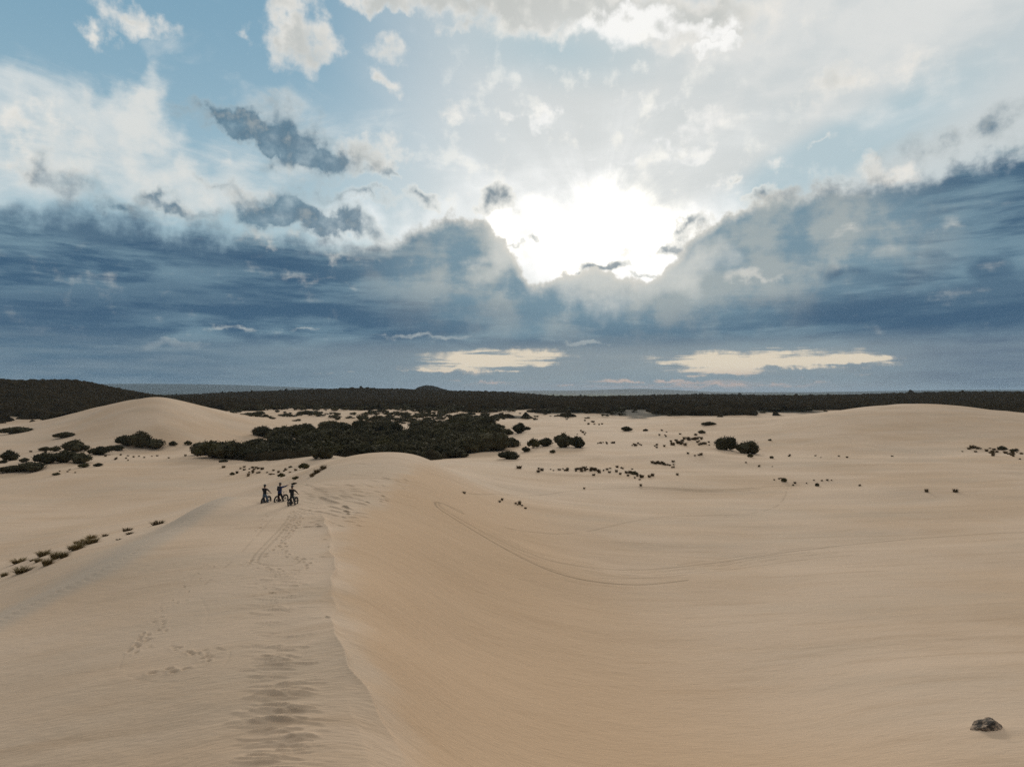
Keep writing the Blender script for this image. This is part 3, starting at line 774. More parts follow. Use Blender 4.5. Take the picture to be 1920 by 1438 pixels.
# iron-stained sand of the slip face; shade along the near dune's fold, painted as a grey tint
GU, GV = 960 + F * GX / np.maximum(GY, 1), GY
crx = np.array([-2.6, -4.7, -6.2, -8.0, -8.3, -12.0, -12.0, -12.6]); cry = np.array([18, 23, 26.5, 30, 33, 47, 62, 88.0])
IRON = smooth(GX - np.interp(GY, cry, crx) + 1.2 * fbm(GX / 2, GY / 2, 3, 33), -1.0, 2.5) * (1 - smooth(GX - np.interp(GY, cry, crx), 7, 30)) * (1 - smooth(GY, 75, 105)) * (GY > 5)
FOLD_SHADE = np.exp(-(np.minimum(fold, 8.8) / 4.6) ** 2) * (fs <= 0) + np.exp(-(np.minimum(fold, 8.8) / 1.2) ** 2) * (fs > 0)
FOLD_SHADE *= smooth(9 - np.minimum(fold, 9), 0, 2)


# ------------------------------------------------------------------ materials
def material(name):
    m = bpy.data.materials.new(name); m.use_nodes = True
    nt = m.node_tree
    return m, nt, nt.nodes['Principled BSDF']


def simple(name, col, rough=0.8, metal=0.0, var=0.15, scale=6.0, bump=0.0, spec=0.3):
    """a plain stuff with a little procedural unevenness"""
    m, nt, b = material(name)
    tcn = nt.nodes.new('ShaderNodeTexCoord'); nz = nt.nodes.new('ShaderNodeTexNoise')
    nz.inputs['Scale'].default_value = scale; nz.inputs['Detail'].default_value = 3
    nt.links.new(tcn.outputs['Object'], nz.inputs['Vector'])
    mx = nt.nodes.new('ShaderNodeMix'); mx.data_type = 'RGBA'
    mx.inputs[6].default_value = (*[c * (1 - var) for c in col], 1); mx.inputs[7].default_value = (*[min(1, c * (1 + var)) for c in col], 1)
    nt.links.new(nz.outputs['Fac'], mx.inputs[0]); nt.links.new(mx.outputs[2], b.inputs['Base Color'])
    b.inputs['Roughness'].default_value = rough; b.inputs['Metallic'].default_value = metal
    b.inputs['Specular IOR Level'].default_value = spec
    if bump:
        bp = nt.nodes.new('ShaderNodeBump'); bp.inputs['Strength'].default_value = bump; bp.inputs['Distance'].default_value = 0.02
        nt.links.new(nz.outputs['Fac'], bp.inputs['Height']); nt.links.new(bp.outputs[0], b.inputs['Normal'])
    return m


def leaf_mat(name, dark, light, rand=0.5):
    m, nt, b = material(name)
    geo = nt.nodes.new('ShaderNodeNewGeometry'); oi = nt.nodes.new('ShaderNodeObjectInfo')
    ad = nt.nodes.new('ShaderNodeMath'); ad.operation = 'MULTIPLY_ADD'; ad.inputs[1].default_value = rand
    nt.links.new(geo.outputs['Random Per Island'], ad.inputs[0])
    m2 = nt.nodes.new('ShaderNodeMath'); m2.operation = 'MULTIPLY'; m2.inputs[1].default_value = 1 - rand
    nt.links.new(oi.outputs['Random'], m2.inputs[0]); nt.links.new(m2.outputs[0], ad.inputs[2])
    mx = nt.nodes.new('ShaderNodeMix'); mx.data_type = 'RGBA'
    mx.inputs[6].default_value = (*dark, 1); mx.inputs[7].default_value = (*light, 1)
    nt.links.new(ad.outputs[0], mx.inputs[0]); nt.links.new(mx.outputs[2], b.inputs['Base Color'])
    b.inputs['Roughness'].default_value = 0.75; b.inputs['Specular IOR Level'].default_value = 0.03
    return m


def ground_mat():
    m, nt, b = material('dune_sand')
    L = nt.links
    def N(t): return nt.nodes.new(t)
    tcn = N('ShaderNodeTexCoord')
    def nz(scale, detail=4, rough=.55, mp=None):
        n = N('ShaderNodeTexNoise'); n.inputs['Scale'].default_value = scale; n.inputs['Detail'].default_value = detail; n.inputs['Roughness'].default_value = rough
        if mp:
            k = N('ShaderNodeMapping'); k.inputs['Scale'].default_value = mp[:3]; k.inputs['Rotation'].default_value = (0, 0, mp[3]); L.new(tcn.outputs['Object'], k.inputs['Vector']); L.new(k.outputs[0], n.inputs['Vector'])
        else: L.new(tcn.outputs['Object'], n.inputs['Vector'])
        return n.outputs['Fac']
    def rng_(x, a, c2, lo=0.0, hi=1.0):
        n = N('ShaderNodeMapRange'); L.new(x, n.inputs['Value']); n.interpolation_type = 'SMOOTHSTEP'
        for k, v in zip(('From Min', 'From Max', 'To Min', 'To Max'), (a, c2, lo, hi)): n.inputs[k].default_value = v
        return n.outputs['Result']
    def mixc(f, a, c2, bt='MIX'):
        n = N('ShaderNodeMix'); n.data_type = 'RGBA'; n.blend_type = bt
        for s_, v in ((n.inputs[0], f), (n.inputs[6], a), (n.inputs[7], c2)):
            if isinstance(v, bpy.types.NodeSocket): L.new(v, s_)
            elif isinstance(v, float): s_.default_value = v
            else: s_.default_value = (*v, 1)
        return n.outputs[2]
    # big drifts of paler quartz sand and warmer iron-stained sand
    c = mixc(rng_(nz(.045, 4), .38, .64), SAND_WARM, SAND_PALE)
    c = mixc(rng_(nz(.11, 5, .6, (.35, 1, 1, .5)), .45, .7, 0, .55), c, SAND_GREY)
    c = mixc(rng_(nz(.6, 4, .6, (.3, 1, 1, .1)), .45, .75, 0, .30), c, SAND_WARM)
    c = mixc(rng_(nz(38.0, 2, .7), .3, .7, 0, .22), c, SAND_DARK)
    c = mixc(rng_(nz(.09, 5, .6, (.22, 1.3, 1, .12)), .48, .66, 0, .5), c, SAND_PALE)
    c = mixc(rng_(nz(.5, 5, .65, (.12, 1.5, 1, -.2)), .5, .72, 0, .35), c, SAND_DARK)
    ai = N('ShaderNodeAttribute'); ai.attribute_name = 'iron'
    c = mixc(rng_(ai.outputs['Fac'], 0.0, 1.0, 0, .75), c, SAND_IRON)
    ag = N('ShaderNodeAttribute'); ag.attribute_name = 'fold_shade'
    c = mixc(rng_(ag.outputs['Fac'], 0.0, 1.0, 0, .55), c, (.375, .330, .275))  # the fold's shade, mixed into the sand colour as grey
    # specks: twigs, shell, dung
    c = mixc(rng_(nz(7.0, 2, .5), .76, .80, 0, .5), c, (.12, .09, .06))
    at1 = N('ShaderNodeAttribute'); at1.attribute_name = 'damp_and_shade'
    c = mixc(rng_(at1.outputs['Fac'], 0.0, 1.0, 0, .62), c, SAND_DAMP_SHADE)  # damp sand in tracks and prints, painted shade on the scarp faces
    at2 = N('ShaderNodeAttribute'); at2.attribute_name = 'litter'
    litter = mixc(rng_(nz(.06, 4), .4, .6), (.030, .028, .020), (.055, .048, .034))
    c = mixc(at2.outputs['Fac'], c, litter)
    at3 = N('ShaderNodeAttribute'); at3.attribute_name = 'field'
    fld = mixc(rng_(nz(.0016, 4, .6, (.5, 1, 1, 0)), .46, .56), (.022, .034, .024), (.060, .095, .042))
    fld = mixc(rng_(nz(.006, 3, .6, (.3, 1, 1, 0)), .5, .62), fld, (.022, .032, .022))
    c = mixc(at3.outputs['Fac'], c, fld)
    at4 = N('ShaderNodeAttribute'); at4.attribute_name = 'farwood_haze'
    c = mixc(at4.outputs['Fac'], c, (.016, .030, .034))  # dark wood with the haze's blue mixed into its colour
    L.new(c, b.inputs['Base Color'])
    b.inputs['Roughness'].default_value = 0.95; b.inputs['Specular IOR Level'].default_value = 0.12
    # wind ripples, then grain
    wv = nz(5.5, 3, .5, (.35, 1.6, 1, .35))
    wv2 = nz(2.2, 4, .6, (.5, 1.2, 1, -.5))
    gr = nz(60, 2, .7)
    b1 = N('ShaderNodeBump'); b1.inputs['Strength'].default_value = .55; b1.inputs['Distance'].default_value = .055; L.new(wv, b1.inputs['Height'])
    b2 = N('ShaderNodeBump'); b2.inputs['Strength'].default_value = .5; b2.inputs['Distance'].default_value = .06; L.new(wv2, b2.inputs['Height']); L.new(b1.outputs[0], b2.inputs['Normal'])
    b3 = N('ShaderNodeBump'); b3.inputs['Strength'].default_value = .5; b3.inputs['Distance'].default_value = .006; L.new(gr, b3.inputs['Height']); L.new(b2.outputs[0], b3.inputs['Normal'])
    L.new(b3.outputs[0], b.inputs['Normal'])
    return m


SAND_WARM = (.512, .376, .260)
SAND_PALE = (.560, .430, .318)
SAND_GREY = (.455, .368, .280)
SAND_DARK = (.340, .240, .155)
SAND_IRON = (.480, .325, .198)
SAND_DAMP_SHADE = (.120, .088, .050)
M_GROUND = ground_mat()
M_LEAF = leaf_mat('leaves_dark', (.024, .023, .013), (.090, .078, .044))
M_LEAF2 = leaf_mat('leaves_olive', (.030, .028, .012), (.075, .064, .028))
M_DRY = leaf_mat('dry_grass', (.065, .046, .022), (.17, .120, .062))
M_OLIVE = leaf_mat('dune_grass', (.090, .068, .030), (.23, .17, .08))
M_TUFT = leaf_mat('dark_tuft', (.050, .037, .020), (.14, .10, .055))
M_WOOD = leaf_mat('wood_canopy', (.014, .012, .008), (.046, .036, .022))
M_BARK = simple('grey_bark', (.075, .062, .050), .9, var=.3, scale=20)

ground_me = grid_mesh('ground', GX, GY, CAM_H + GZ2, M_GROUND, {'damp_and_shade': DARK, 'litter': SOIL, 'field': FIELD, 'farwood_haze': FARW_HAZE, 'iron': IRON, 'fold_shade': FOLD_SHADE}, wrap=True)
tag(link('ground', ground_me), kind='structure')


# ------------------------------------------------------------------ the wood behind the dunes
def worley(x, y, cell, seed, rad=(.45, .8), hh=(.5, 1.0)):
    xi = np.floor(x / cell).astype(np.int64); yi = np.floor(y / cell).astype(np.int64)
    out = np.zeros_like(x)
    hs = lambda i, j, k: _perm[(i * 7 + j * 3 + k * 13 + seed) & 255, (j * 5 + i * 11 + k * 29) & 255]
    for i in (-1, 0, 1):
        for j in (-1, 0, 1):
            a, b_ = xi + i, yi + j
            cx = (a + hs(a, b_, 1)) * cell; cy = (b_ + hs(a, b_, 2)) * cell
            R = cell * (rad[0] + (rad[1] - rad[0]) * hs(a, b_, 3)); Hh = hh[0] + (hh[1] - hh[0]) * hs(a, b_, 4) ** 1.5
            d2 = ((x - cx) ** 2 + (y - cy) ** 2) / R ** 2
            out = np.maximum(out, Hh * np.sqrt(np.maximum(0, 1 - d2)))
    return out


fr = [392.0]
while fr[-1] < 3950: fr.append(fr[-1] + max(1.1, fr[-1] * 0.0030))
FT, FR = np.meshgrid(np.radians(np.arange(-48, 48.01, .1)), np.array(fr))
FX, FY = FR * np.sin(FT), FR * np.cos(FT)
fz = ground(FX, FY)
crown = worley(FX, FY, 6.0, 5, hh=(.45, .8)) * 4.0
crown2 = worley(FX, FY, 11.0, 9, hh=(.3, .9)) * 4.5
k_ = smooth(FR, 700, 1500)
H_ = 1.2 + crown * (1 - .3 * k_) + crown2 * k_ * .9 + 1.0 * fbm(FX / 1.5, FY / 1.5, 2, 3) + 1.6 * fbm(FX / 40, FY / 40, 3, 8)
H_ += 6.0 * smooth(worley(FX, FY, 60.0, 77, (.05, .09), (.3, 1)), .5, .9) * k_
edge_n = fbm(FX / 30, FY / 22, 4, 61)
maskf = smooth(FR + edge_n * 190 - wood_edge(FT), -10, 40) * (1 - smooth(FR, 3600, 3900))
gapn = fbm(FX / 26, FY / 40, 3, 92)
maskf *= 1 - smooth(gapn, .20, .26) * (1 - smooth(FR, 660, 760)) * smooth(np.degrees(FT), -24, -16)
fz = fz + H_ * maskf - 2.5 * (1 - smooth(maskf, 0, .25))
wood_me = grid_mesh('woodland', FX, FY, CAM_H + fz, M_WOOD)
tag(link('woodland', wood_me), 'dark wood of low coastal trees spreading behind the dunes to the horizon', 'woodland', kind='stuff')
wm, wnt, wb = M_WOOD, M_WOOD.node_tree, M_WOOD.node_tree.nodes['Principled BSDF']
tc_ = wnt.nodes.new('ShaderNodeTexCoord'); n1_ = wnt.nodes.new('ShaderNodeTexNoise'); n1_.inputs['Scale'].default_value = .16; n1_.inputs['Detail'].default_value = 6; n1_.inputs['Roughness'].default_value = .75
wnt.links.new(tc_.outputs['Object'], n1_.inputs['Vector'])
mr_ = wnt.nodes.new('ShaderNodeMapRange'); mr_.inputs['From Min'].default_value = .35; mr_.inputs['From Max'].default_value = .65
wnt.links.new(n1_.outputs['Fac'], mr_.inputs['Value'])
for l_ in list(wnt.links):
    if l_.to_node.type == 'MIX' and l_.to_socket == l_.to_node.inputs[0]: mixn_ = l_.to_node; wnt.links.remove(l_); break
wnt.links.new(mr_.outputs[0], mixn_.inputs[0])
wb.inputs['Specular IOR Level'].default_value = 0.0; wb.inputs['Roughness'].default_value = 1.0


# ------------------------------------------------------------------ shrubs, tufts
def ico(sub=2):
    bm = bmesh.new(); bmesh.ops.create_icosphere(bm, subdivisions=sub, radius=1)
    v = np.array([q.co[:] for q in bm.verts]); f = [[q.index for q in p.verts] for p in bm.faces]
    bm.free(); return v, f


ICO = ico(2)
R2 = np.random.default_rng(21)


def shrub_mesh(name, lobes, leaves, leaf, mat, ragged=.25, seed=0):
    """a crown: lumpy inner masses hidden under many small leaf faces; one unit wide"""
    rg = np.random.default_rng(seed)
    V, Fc = [], []
    base = 0
    for (cx, cy, cz, rx, ry, rz) in lobes:
        v = ICO[0].copy()
        n = 1 + .16 * rg.standard_normal(len(v))
        v = v * n[:, None] * np.array([rx, ry, rz]) * .84 + np.array([cx, cy, cz])
        v[:, 2] = np.maximum(v[:, 2], -.04)
        V.append(v); Fc += [[i + base for i in f] for f in ICO[1]]; base += len(v)
    wts = np.array([l[3] * l[4] + l[3] * l[5] for l in lobes]); wts = wts / wts.sum()
    pick = rg.choice(len(lobes), leaves, p=wts)
    d = rg.standard_normal((leaves, 3)); d /= np.linalg.norm(d, axis=1)[:, None]
    d[:, 2] = np.abs(d[:, 2]) - .25 * rg.random(leaves)
    L = np.array(lobes)[pick]
    clump = 1 + ragged * np.sin(d[:, 0] * 9 + pick) * np.cos(d[:, 1] * 8 + d[:, 2] * 6)
    c = L[:, :3] + d * L[:, 3:] * (clump * (.86 + .22 * rg.random(leaves)))[:, None]
    c = c[c[:, 2] > -.03]; n_l = len(c); d = d[:n_l]
    a = rg.standard_normal((n_l, 3)); a /= np.linalg.norm(a, axis=1)[:, None]
    b = np.cross(a, rg.standard_normal((n_l, 3))); b /= np.linalg.norm(b, axis=1)[:, None]
    s = leaf * (.6 + .9 * rg.random(n_l))[:, None]
    quad = np.stack([c - a * s - b * s * .1, c + b * s * .55, c + a * s + b * s * .1, c - b * s * .55], 1).reshape(-1, 3)
    V.append(quad); Fc += [[base + 4 * i, base + 4 * i + 1, base + 4 * i + 2, base + 4 * i + 3] for i in range(n_l)]
    return mesh_from(name, np.concatenate(V).tolist(), Fc, mat)


def stem_mesh(name, h, spread, n, seed):
    """a few crooked, tapering stems that fork from the root"""
    rg = random.Random(seed); V, Fc = [], []
    for k in range(n):
        a = 2 * math.pi * k / n + rg.random(); p = Vector((.01 * math.cos(a), .01 * math.sin(a), -.03)); r = .022
        ring0 = None
        for s in range(5):
            ring = []
            for t in range(5):
                an = 2 * math.pi * t / 5; ring.append(len(V)); V.append((p.x + r * math.cos(an), p.y + r * math.sin(an), p.z))
            if ring0: Fc += [[ring0[t], ring0[(t + 1) % 5], ring[(t + 1) % 5], ring[t]] for t in range(5)]
            ring0 = ring
            p = p + Vector((math.cos(a) * spread / 4 * (.7 + rg.random() * .6), math.sin(a) * spread / 4 * (.7 + rg.random() * .6), h / 4)); r *= .78
    return mesh_from(name, V, Fc, M_BARK, True)


def rand_lobes(n, w, d, h, seed, flat=0.0):
    rg = random.Random(seed); out = []
    for k in range(n):
        x = rg.uniform(-.5, .5) * (w * .62); y = rg.uniform(-.5, .5) * (d * .62)
        q = 1 - ((2 * x / w) ** 2 + (2 * y / d) ** 2) * .7
        rz = h * rg.uniform(.30, .46)
        out.append((x, y, max(.02, h * q * rg.uniform(.5, .62) - flat), w * rg.uniform(.17, .28), d * rg.uniform(.17, .28), rz * max(.55, q)))
    return out


# kinds of crown (all one unit wide)
KINDS = {
    'round': [(shrub_mesh('foliage', [(.03 - .05 * i, 0, .27, .34, .36, .30), (-.22, .05, .22, .26, .3, .24 + .03 * i), (.24, -.06, .21, .24, .3, .25), (.03 + .06 * i, -.2, .30, .24, .25, .30)] + rand_lobes(5, .95, .95, .62, 100 + i), 1500, .028, M_LEAF, seed=i), stem_mesh('stem', .35, .2, 4, i)) for i in range(3)],
    'dome': [(shrub_mesh('foliage', rand_lobes(9, 1.0, .95, .55, 7 + i) + [(0, 0, .2, .38, .36, .25)], 1500, .028, M_LEAF, .2, seed=10 + i), stem_mesh('stem', .3, .25, 5, 5 + i)) for i in range(4)],
    'low': [(shrub_mesh('foliage', rand_lobes(9, 1.0, .6, .30, 30 + i, .02) + [(0, 0, .1, .40, .24, .13)], 1300, .025, M_LEAF, .2, seed=20 + i), stem_mesh('stem', .16, .28, 5, 9 + i)) for i in range(3)],
    'loose': [(shrub_mesh('foliage', rand_lobes(7, 1.0, .8, .55, 50 + i), 900, .034, M_LEAF2, .4, seed=30 + i), stem_mesh('stem', .3, .3, 6, 14 + i)) for i in range(2)],
}


def blades_mesh(name, n, h, w, mat, seed, lean=.5, bw=.03, core=True):
    """a tussock: many thin bent blades fanning from a root patch, over a low matted heart"""
    rg = np.random.default_rng(seed)
    a = rg.random(n) * 2 * math.pi; rr = np.sqrt(rg.random(n)) * w * .32
    p0 = np.stack([rr * np.cos(a), rr * np.sin(a), np.full(n, -.03)], 1)
    ln = (lean * (.3 + rg.random(n)))[:, None]; hh = (h * (.55 + .5 * rg.random(n)))[:, None]
    dr = np.stack([np.cos(a + rg.normal(0, .5, n)), np.sin(a + rg.normal(0, .5, n)), np.zeros(n)], 1)
    up = np.array([0, 0, 1.0])
    p1 = p0 + dr * ln * w * .28 + up * hh * .6; p2 = p0 + dr * ln * w * .75 + up * hh
    sd = np.cross(dr, up) * bw * (.5 + rg.random(n))[:, None]
    V = np.stack([p0 - sd, p0 + sd, p1 + sd * .8, p1 - sd * .8, p2], 1).reshape(-1, 3)
    Fc = []
    for i in range(n): Fc += [[5 * i, 5 * i + 1, 5 * i + 2, 5 * i + 3], [5 * i + 3, 5 * i + 2, 5 * i + 4]]
    V = V.tolist()
    if core:
        v = ICO[0] * (1 + .2 * rg.standard_normal(len(ICO[0])))[:, None] * np.array([w * .24, w * .24, h * .40]); v[:, 2] = np.maximum(v[:, 2], -.05)
        b = len(V); V += v.tolist(); Fc += [[q + b for q in f] for f in ICO[1]]
    return mesh_from(name, V, Fc, mat)


TUFTS = {
    'tuft': [blades_mesh('grass_tuft', 90, .75, 1.0, M_TUFT, i, .45, .03) for i in range(4)],
    'dry': [blades_mesh('grass_tuft', 110, .6, 1.0, M_DRY, 20 + i, .5, .03) for i in range(3)],
    'olive': [blades_mesh('grass_clump', 260, .42, 1.0, M_OLIVE, 40 + i, .6, .018) for i in range(4)],
}


def place_shrub(u, v, wpx, hpx, kind, label, group=None, name='shrub', cat='shrub', pos=None, rz=None, tilt=0.0):
    x, y, z = pos if pos else at(u, v)
    s = y / F
    var = random.choice(KINDS[kind])
    o = empty(name, (x, y, z - .1), random.uniform(-.5, .5) if rz is None else rz)
    natural = {'round': .68, 'dome': .62, 'low': .34, 'loose': .62}[kind]
    w = wpx * s; h = hpx * s
    o.scale = (w, w, h / natural)
    o.rotation_euler[1] = tilt
    tag(o, label, cat, group)
    for nm, me in (('foliage', var[0]), ('stem', var[1])): link(nm, me, o)
    return o


def place_tuft(u, v, wpx, hpx, kind, label, group, name='grass_tuft', cat='grass tuft', rz=None):
    x, y, z = at(u, v)
    s = y / F
    o = link(name, random.choice(TUFTS[kind]))
    o.location = (x, y, z - .02); o.rotation_euler = (0, 0, random.uniform(0, 6.2) if rz is None else rz)
    w = wpx * s
    o.scale = (w, w, hpx * s / {'tuft': .75, 'dry': .6, 'olive': .42}[kind])
    tag(o, label, cat, group)
    return o


# shrubs that stand apart, each with what tells it from the others
SH = [
    # right-hand slope
    (1361, 843, 42, 30, 'round', 'left of the two big round shrubs touching on the open slope'),
    (1402, 850, 43, 29, 'round', 'right of the two big round shrubs touching on the open slope'),
    (1174, 808, 23, 12, 'dome', 'small flat dome of a shrub alone below the edge of the wood'),
    (1210, 808, 11, 6, 'low', 'tiny low shrub just right of the lone flat dome shrub'),
    (1328, 797, 30, 9, 'low', 'low straggling shrub nearest the wood above the two round shrubs'),
    (1314, 812, 16, 8, 'dome', 'small rounded shrub between the straggling shrub and the scattered tufts'),
    (1279, 827, 9, 5, 'dome', 'little dark shrub among the tufts left of the two round shrubs'),
    (1188, 889, 16, 9, 'dome', 'small dark shrub in the middle of the basin among grass tufts'),
    (1406, 857, 13, 8, 'loose', 'brownish little bush on the ridge just below the two round shrubs'),
    (1446, 859, 9, 6, 'loose', 'small pointed bush on the ridge right of the two round shrubs'),
    (1876, 843, 18, 10, 'dome', 'dark rounded shrub at the far right among scattered tufts'),
    (1900, 846, 17, 7, 'low', 'low spreading shrub just right of the dark rounded one at far right'),
    (1469, 903, 12, 10, 'loose', 'pointed dark bush alone on the sand right of the basin tracks'),
    (1531, 911, 9, 8, 'loose', 'small pointed bush further right along the open sand'),
    (1443, 826, 8, 5, 'dome', 'tiny dark shrub up the slope right of the round pair'),
    # beside the thicket
    (1056, 838, 40, 32, 'dome', 'tall left half of the large dome shrub right of the thicket'),
    (1082, 839, 34, 28, 'dome', 'right half of the large dome shrub right of the thicket'),
    (1022, 836, 34, 20, 'dome', 'mid-sized shrub joined to the left of the large dome shrub'),
    (1000, 840, 26, 22, 'loose', 'greyish thin shrub at the left end of the joined row'),
    (986, 847, 16, 13, 'dome', 'lowest small shrub at the left foot of the joined row'),
    (1036, 849, 13, 8, 'loose', 'little grey bush on bare sand below the joined row'),
    (973, 812, 30, 25, 'dome', 'upright dark shrub on pale sand right of the thicket'),
    (951, 814, 24, 13, 'dome', 'low shrub touching the left foot of the upright one'),
    (988, 806, 14, 9, 'low', 'small low shrub touching the right foot of the upright one'),
    (943, 838, 58, 30, 'dome', 'long leaning shrub at the right corner of the thicket'),
    (955, 860, 46, 20, 'dome', 'wide low shrub at the very foot of the thicket on the right'),
    # in front of the thicket
    (605, 859, 48, 28, 'round', 'big rounded shrub standing out in front of the thicket on bare sand'),
    (580, 846, 30, 14, 'dome', 'smaller shrub behind the left shoulder of the big rounded one'),
    (570, 879, 22, 14, 'loose', 'bushy little shrub on bare sand behind the riders'),
    (545, 876, 9, 5, 'dome', 'very small round shrub left of the bushy one behind the riders'),
    (528, 894, 15, 10, 'loose', 'ragged shrub just above the middle rider'),
    (555, 898, 15, 8, 'loose', 'low ragged shrub above the right rider'),
    (553, 908, 13, 7, 'low', 'slanting low shrub right over the head of the right rider'),
    (436, 890, 10, 7, 'loose', 'small dark bush among the tufts left of the riders'),
    (420, 866, 18, 7, 'low', 'flat shrub at the lower left foot of the thicket'),
    # left hollow
    (20, 863, 33, 24, 'round', 'round shrub at the far left standing alone on the slope'),
    (8, 868, 16, 9, 'low', 'low shrub under the round one at the far left edge'),
    (47, 866, 18, 11, 'dome', 'small dome shrub just right of the round far-left one'),
    (122, 820, 39, 14, 'low', 'flat isolated shrub high on the left dune'),
    (84, 844, 26, 9, 'dome', 'small upper shrub at the left of the hollow'),
    (104, 846, 24, 12, 'loose', 'greyish bush between the small upper shrub and the big dome in the hollow'),
    (140, 846, 46, 28, 'dome', 'big domed shrub at the top of the left hollow'),
    (24, 884, 60, 16, 'low', 'low brown shrub at the bottom left end of the row in the hollow'),
    (62, 882, 54, 22, 'dome', 'second shrub from the left end of the dark row in the hollow'),
    (88, 868, 46, 26, 'dome', 'bulky middle shrub of the dark row in the hollow'),
    (122, 866, 54, 28, 'dome', 'tall dark shrub just right of the bulky middle one'),
    (152, 868, 44, 24, 'dome', 'dark shrub below the gap of sand in the hollow'),
    (188, 852, 44, 20, 'dome', 'greenish shrub in the neck between the two dark rows'),
    (216, 843, 38, 12, 'low', 'low linking shrub beside the tallest shrub of the left dune foot'),
    (238, 834, 40, 24, 'dome', 'left part of the tallest shrub at the foot of the left dune'),
    (262, 838, 46, 38, 'dome', 'tallest shrub at the foot of the left dune'),
    (290, 839, 48, 22, 'dome', 'sloping shrub right of the tallest at the left dune foot'),
    (324, 834, 17, 10, 'dome', 'small round shrub ending the row at the left dune foot'),
    (353, 834, 15, 10, 'loose', 'thin little bush alone between the row and the thicket'),
    (158, 876, 22, 10, 'loose', 'spiky low bush in front of the dark row in the hollow'),
    (185, 874, 18, 9, 'dome', 'compact little shrub on open sand right of the spiky one'),
    (107, 890, 17, 6, 'loose', 'small flattened bush on open sand in front of the hollow'),
    (30, 812, 64, 16, 'low', 'long low shrub behind the left dune flank near the picture edge'),
    (86, 787, 22, 7, 'low', 'low shrub by the wood edge behind the left dune'),
    # between thicket and wood
    (484, 778, 28, 9, 'low', 'slanting flat shrub on the sand right of the left dune'),
    (520, 773, 10, 6, 'dome', 'small dome shrub on the sand flat before the wood'),
    (534, 774, 7, 4, 'dome', 'tiny shrub right of the small dome on the sand flat'),
    (577, 777, 35, 10, 'low', 'wide flat shrub on the sand flat before the wood'),
]
for (u, v, w, h, kd, lb) in SH:
    place_shrub(u, v, w, h, kd, lb, rz=random.uniform(-.35, .35), tilt=(.12 if (u, v) == (943, 838) else 0))


# the thicket in the hollow: its outline on the ground
def inside(px, py, poly):
    c = False; n = len(poly)
    for i in range(n):
        x1, y1 = poly[i]; x2, y2 = poly[(i + 1) % n]
        if (y1 > py) != (y2 > py) and px < (x2 - x1) * (py - y1) / (y2 - y1) + x1: c = not c
    return c


THICK = [(372, 838), (384, 852), (398, 858), (440, 862), (470, 866), (520, 864), (560, 860), (640, 860), (700, 868), (790, 876), (860, 866), (925, 862), (935, 846), (908, 832), (930, 814), (926, 802),
         (902, 796), (850, 794), (800, 795), (740, 799), (690, 801), (640, 803), (600, 806), (560, 812), (500, 816), (440, 822), (395, 826)]
HOLES = [(545, 832, 20, 11), (688, 840, 34, 11), (443, 850, 22, 9), (415, 832, 26, 8), (492, 830, 16, 8), (600, 810, 22, 7), (858, 850, 16, 8), (760, 803, 34, 8), (640, 800, 24, 6), (810, 810, 16, 6), (905, 838, 14, 9)]


def in_thicket(x, y, zrel):
    u = 960 + F * x / y; v = HV - F * zrel / y
    if not inside(u, v, THICK): return False
    if float(fbm(np.array([x / 14]), np.array([y / 22]), 3, 55)[0]) < -.19: return False
    return all(((u - a) / w) ** 2 + ((v - b) / h) ** 2 > 1 for a, b, w, h in HOLES)


R3 = random.Random(5)
spots = []
tries = 0
while len(spots) < 232 and tries < 90000:
    tries += 1
    y = R3.uniform(174, 420) if tries > 3000 else R3.uniform(174, 225); x = R3.uniform(-.46, -.01) * y
    zr = float(ground(x, y))
    if not in_thicket(x, y, zr): continue
    sp = 5.6 + 3.4 * (y > 260)
    if any((x - a) ** 2 + (y - b) ** 2 < (sp * (.8 + .4 * R3.random())) ** 2 for a, b, c_ in spots): continue
    spots.append((x, y, zr))
for (x, y, zr) in spots:
    w = R3.uniform(6.5, 10.5) * (1.0 if y < 250 else 1.05)
    place_shrub(0, 0, w * F / y, w * R3.uniform(.42, .60) * F / y, R3.choice(['dome', 'dome', 'round', 'low', 'loose'] if R3.random() < .5 else ['dome', 'round']), 'dark evergreen shrub crowded into the thicket in the hollow', 'shrubs of the dense thicket', pos=(x, y, CAM_H + zr))

# low undergrowth that fills the thicket between its shrubs
ur = [168.0]
while ur[-1] < 430: ur.append(ur[-1] + ur[-1] * .0045)
UT, UR = np.meshgrid(np.arctan(np.linspace((365 - 960) / F, (935 - 960) / F, 330)), np.array(ur))
UX, UY = UR * np.sin(UT), UR * np.cos(UT)
uz = ground(UX, UY)
um = np.zeros_like(UX)
for i in range(UX.shape[0]):
    for j in range(0, UX.shape[1]):
        if inside(960 + F * UX[i, j] / UY[i, j], HV - F * uz[i, j] / UY[i, j], THICK): um[i, j] = 1
        for a, b, w, h in HOLES:
            if um[i, j] and ((960 + F * UX[i, j] / UY[i, j] - a) / w) ** 2 + ((HV - F * uz[i, j] / UY[i, j] - b) / h) ** 2 < 1: um[i, j] = 0
um[fbm(UX / 14, UY / 22, 3, 55) < -.19] = 0
for _ in range(3):
    um[1:-1, 1:-1] = (um[1:-1, 1:-1] + um[:-2, 1:-1] + um[2:, 1:-1] + um[1:-1, :-2] + um[1:-1, 2:]) / 5
um[:2] = 0; um[-2:] = 0; um[:, :2] = 0; um[:, -2:] = 0
um = smooth(um + .5 * fbm(UX / 5, UY / 5, 3, 71), .75, 1.05)
uh = worley(UX, UY, 3.2, 15) * 1.2 + worley(UX, UY, 7, 35) * .8 + 1.1 * fbm(UX / .9, UY / .9, 2, 2) + .3
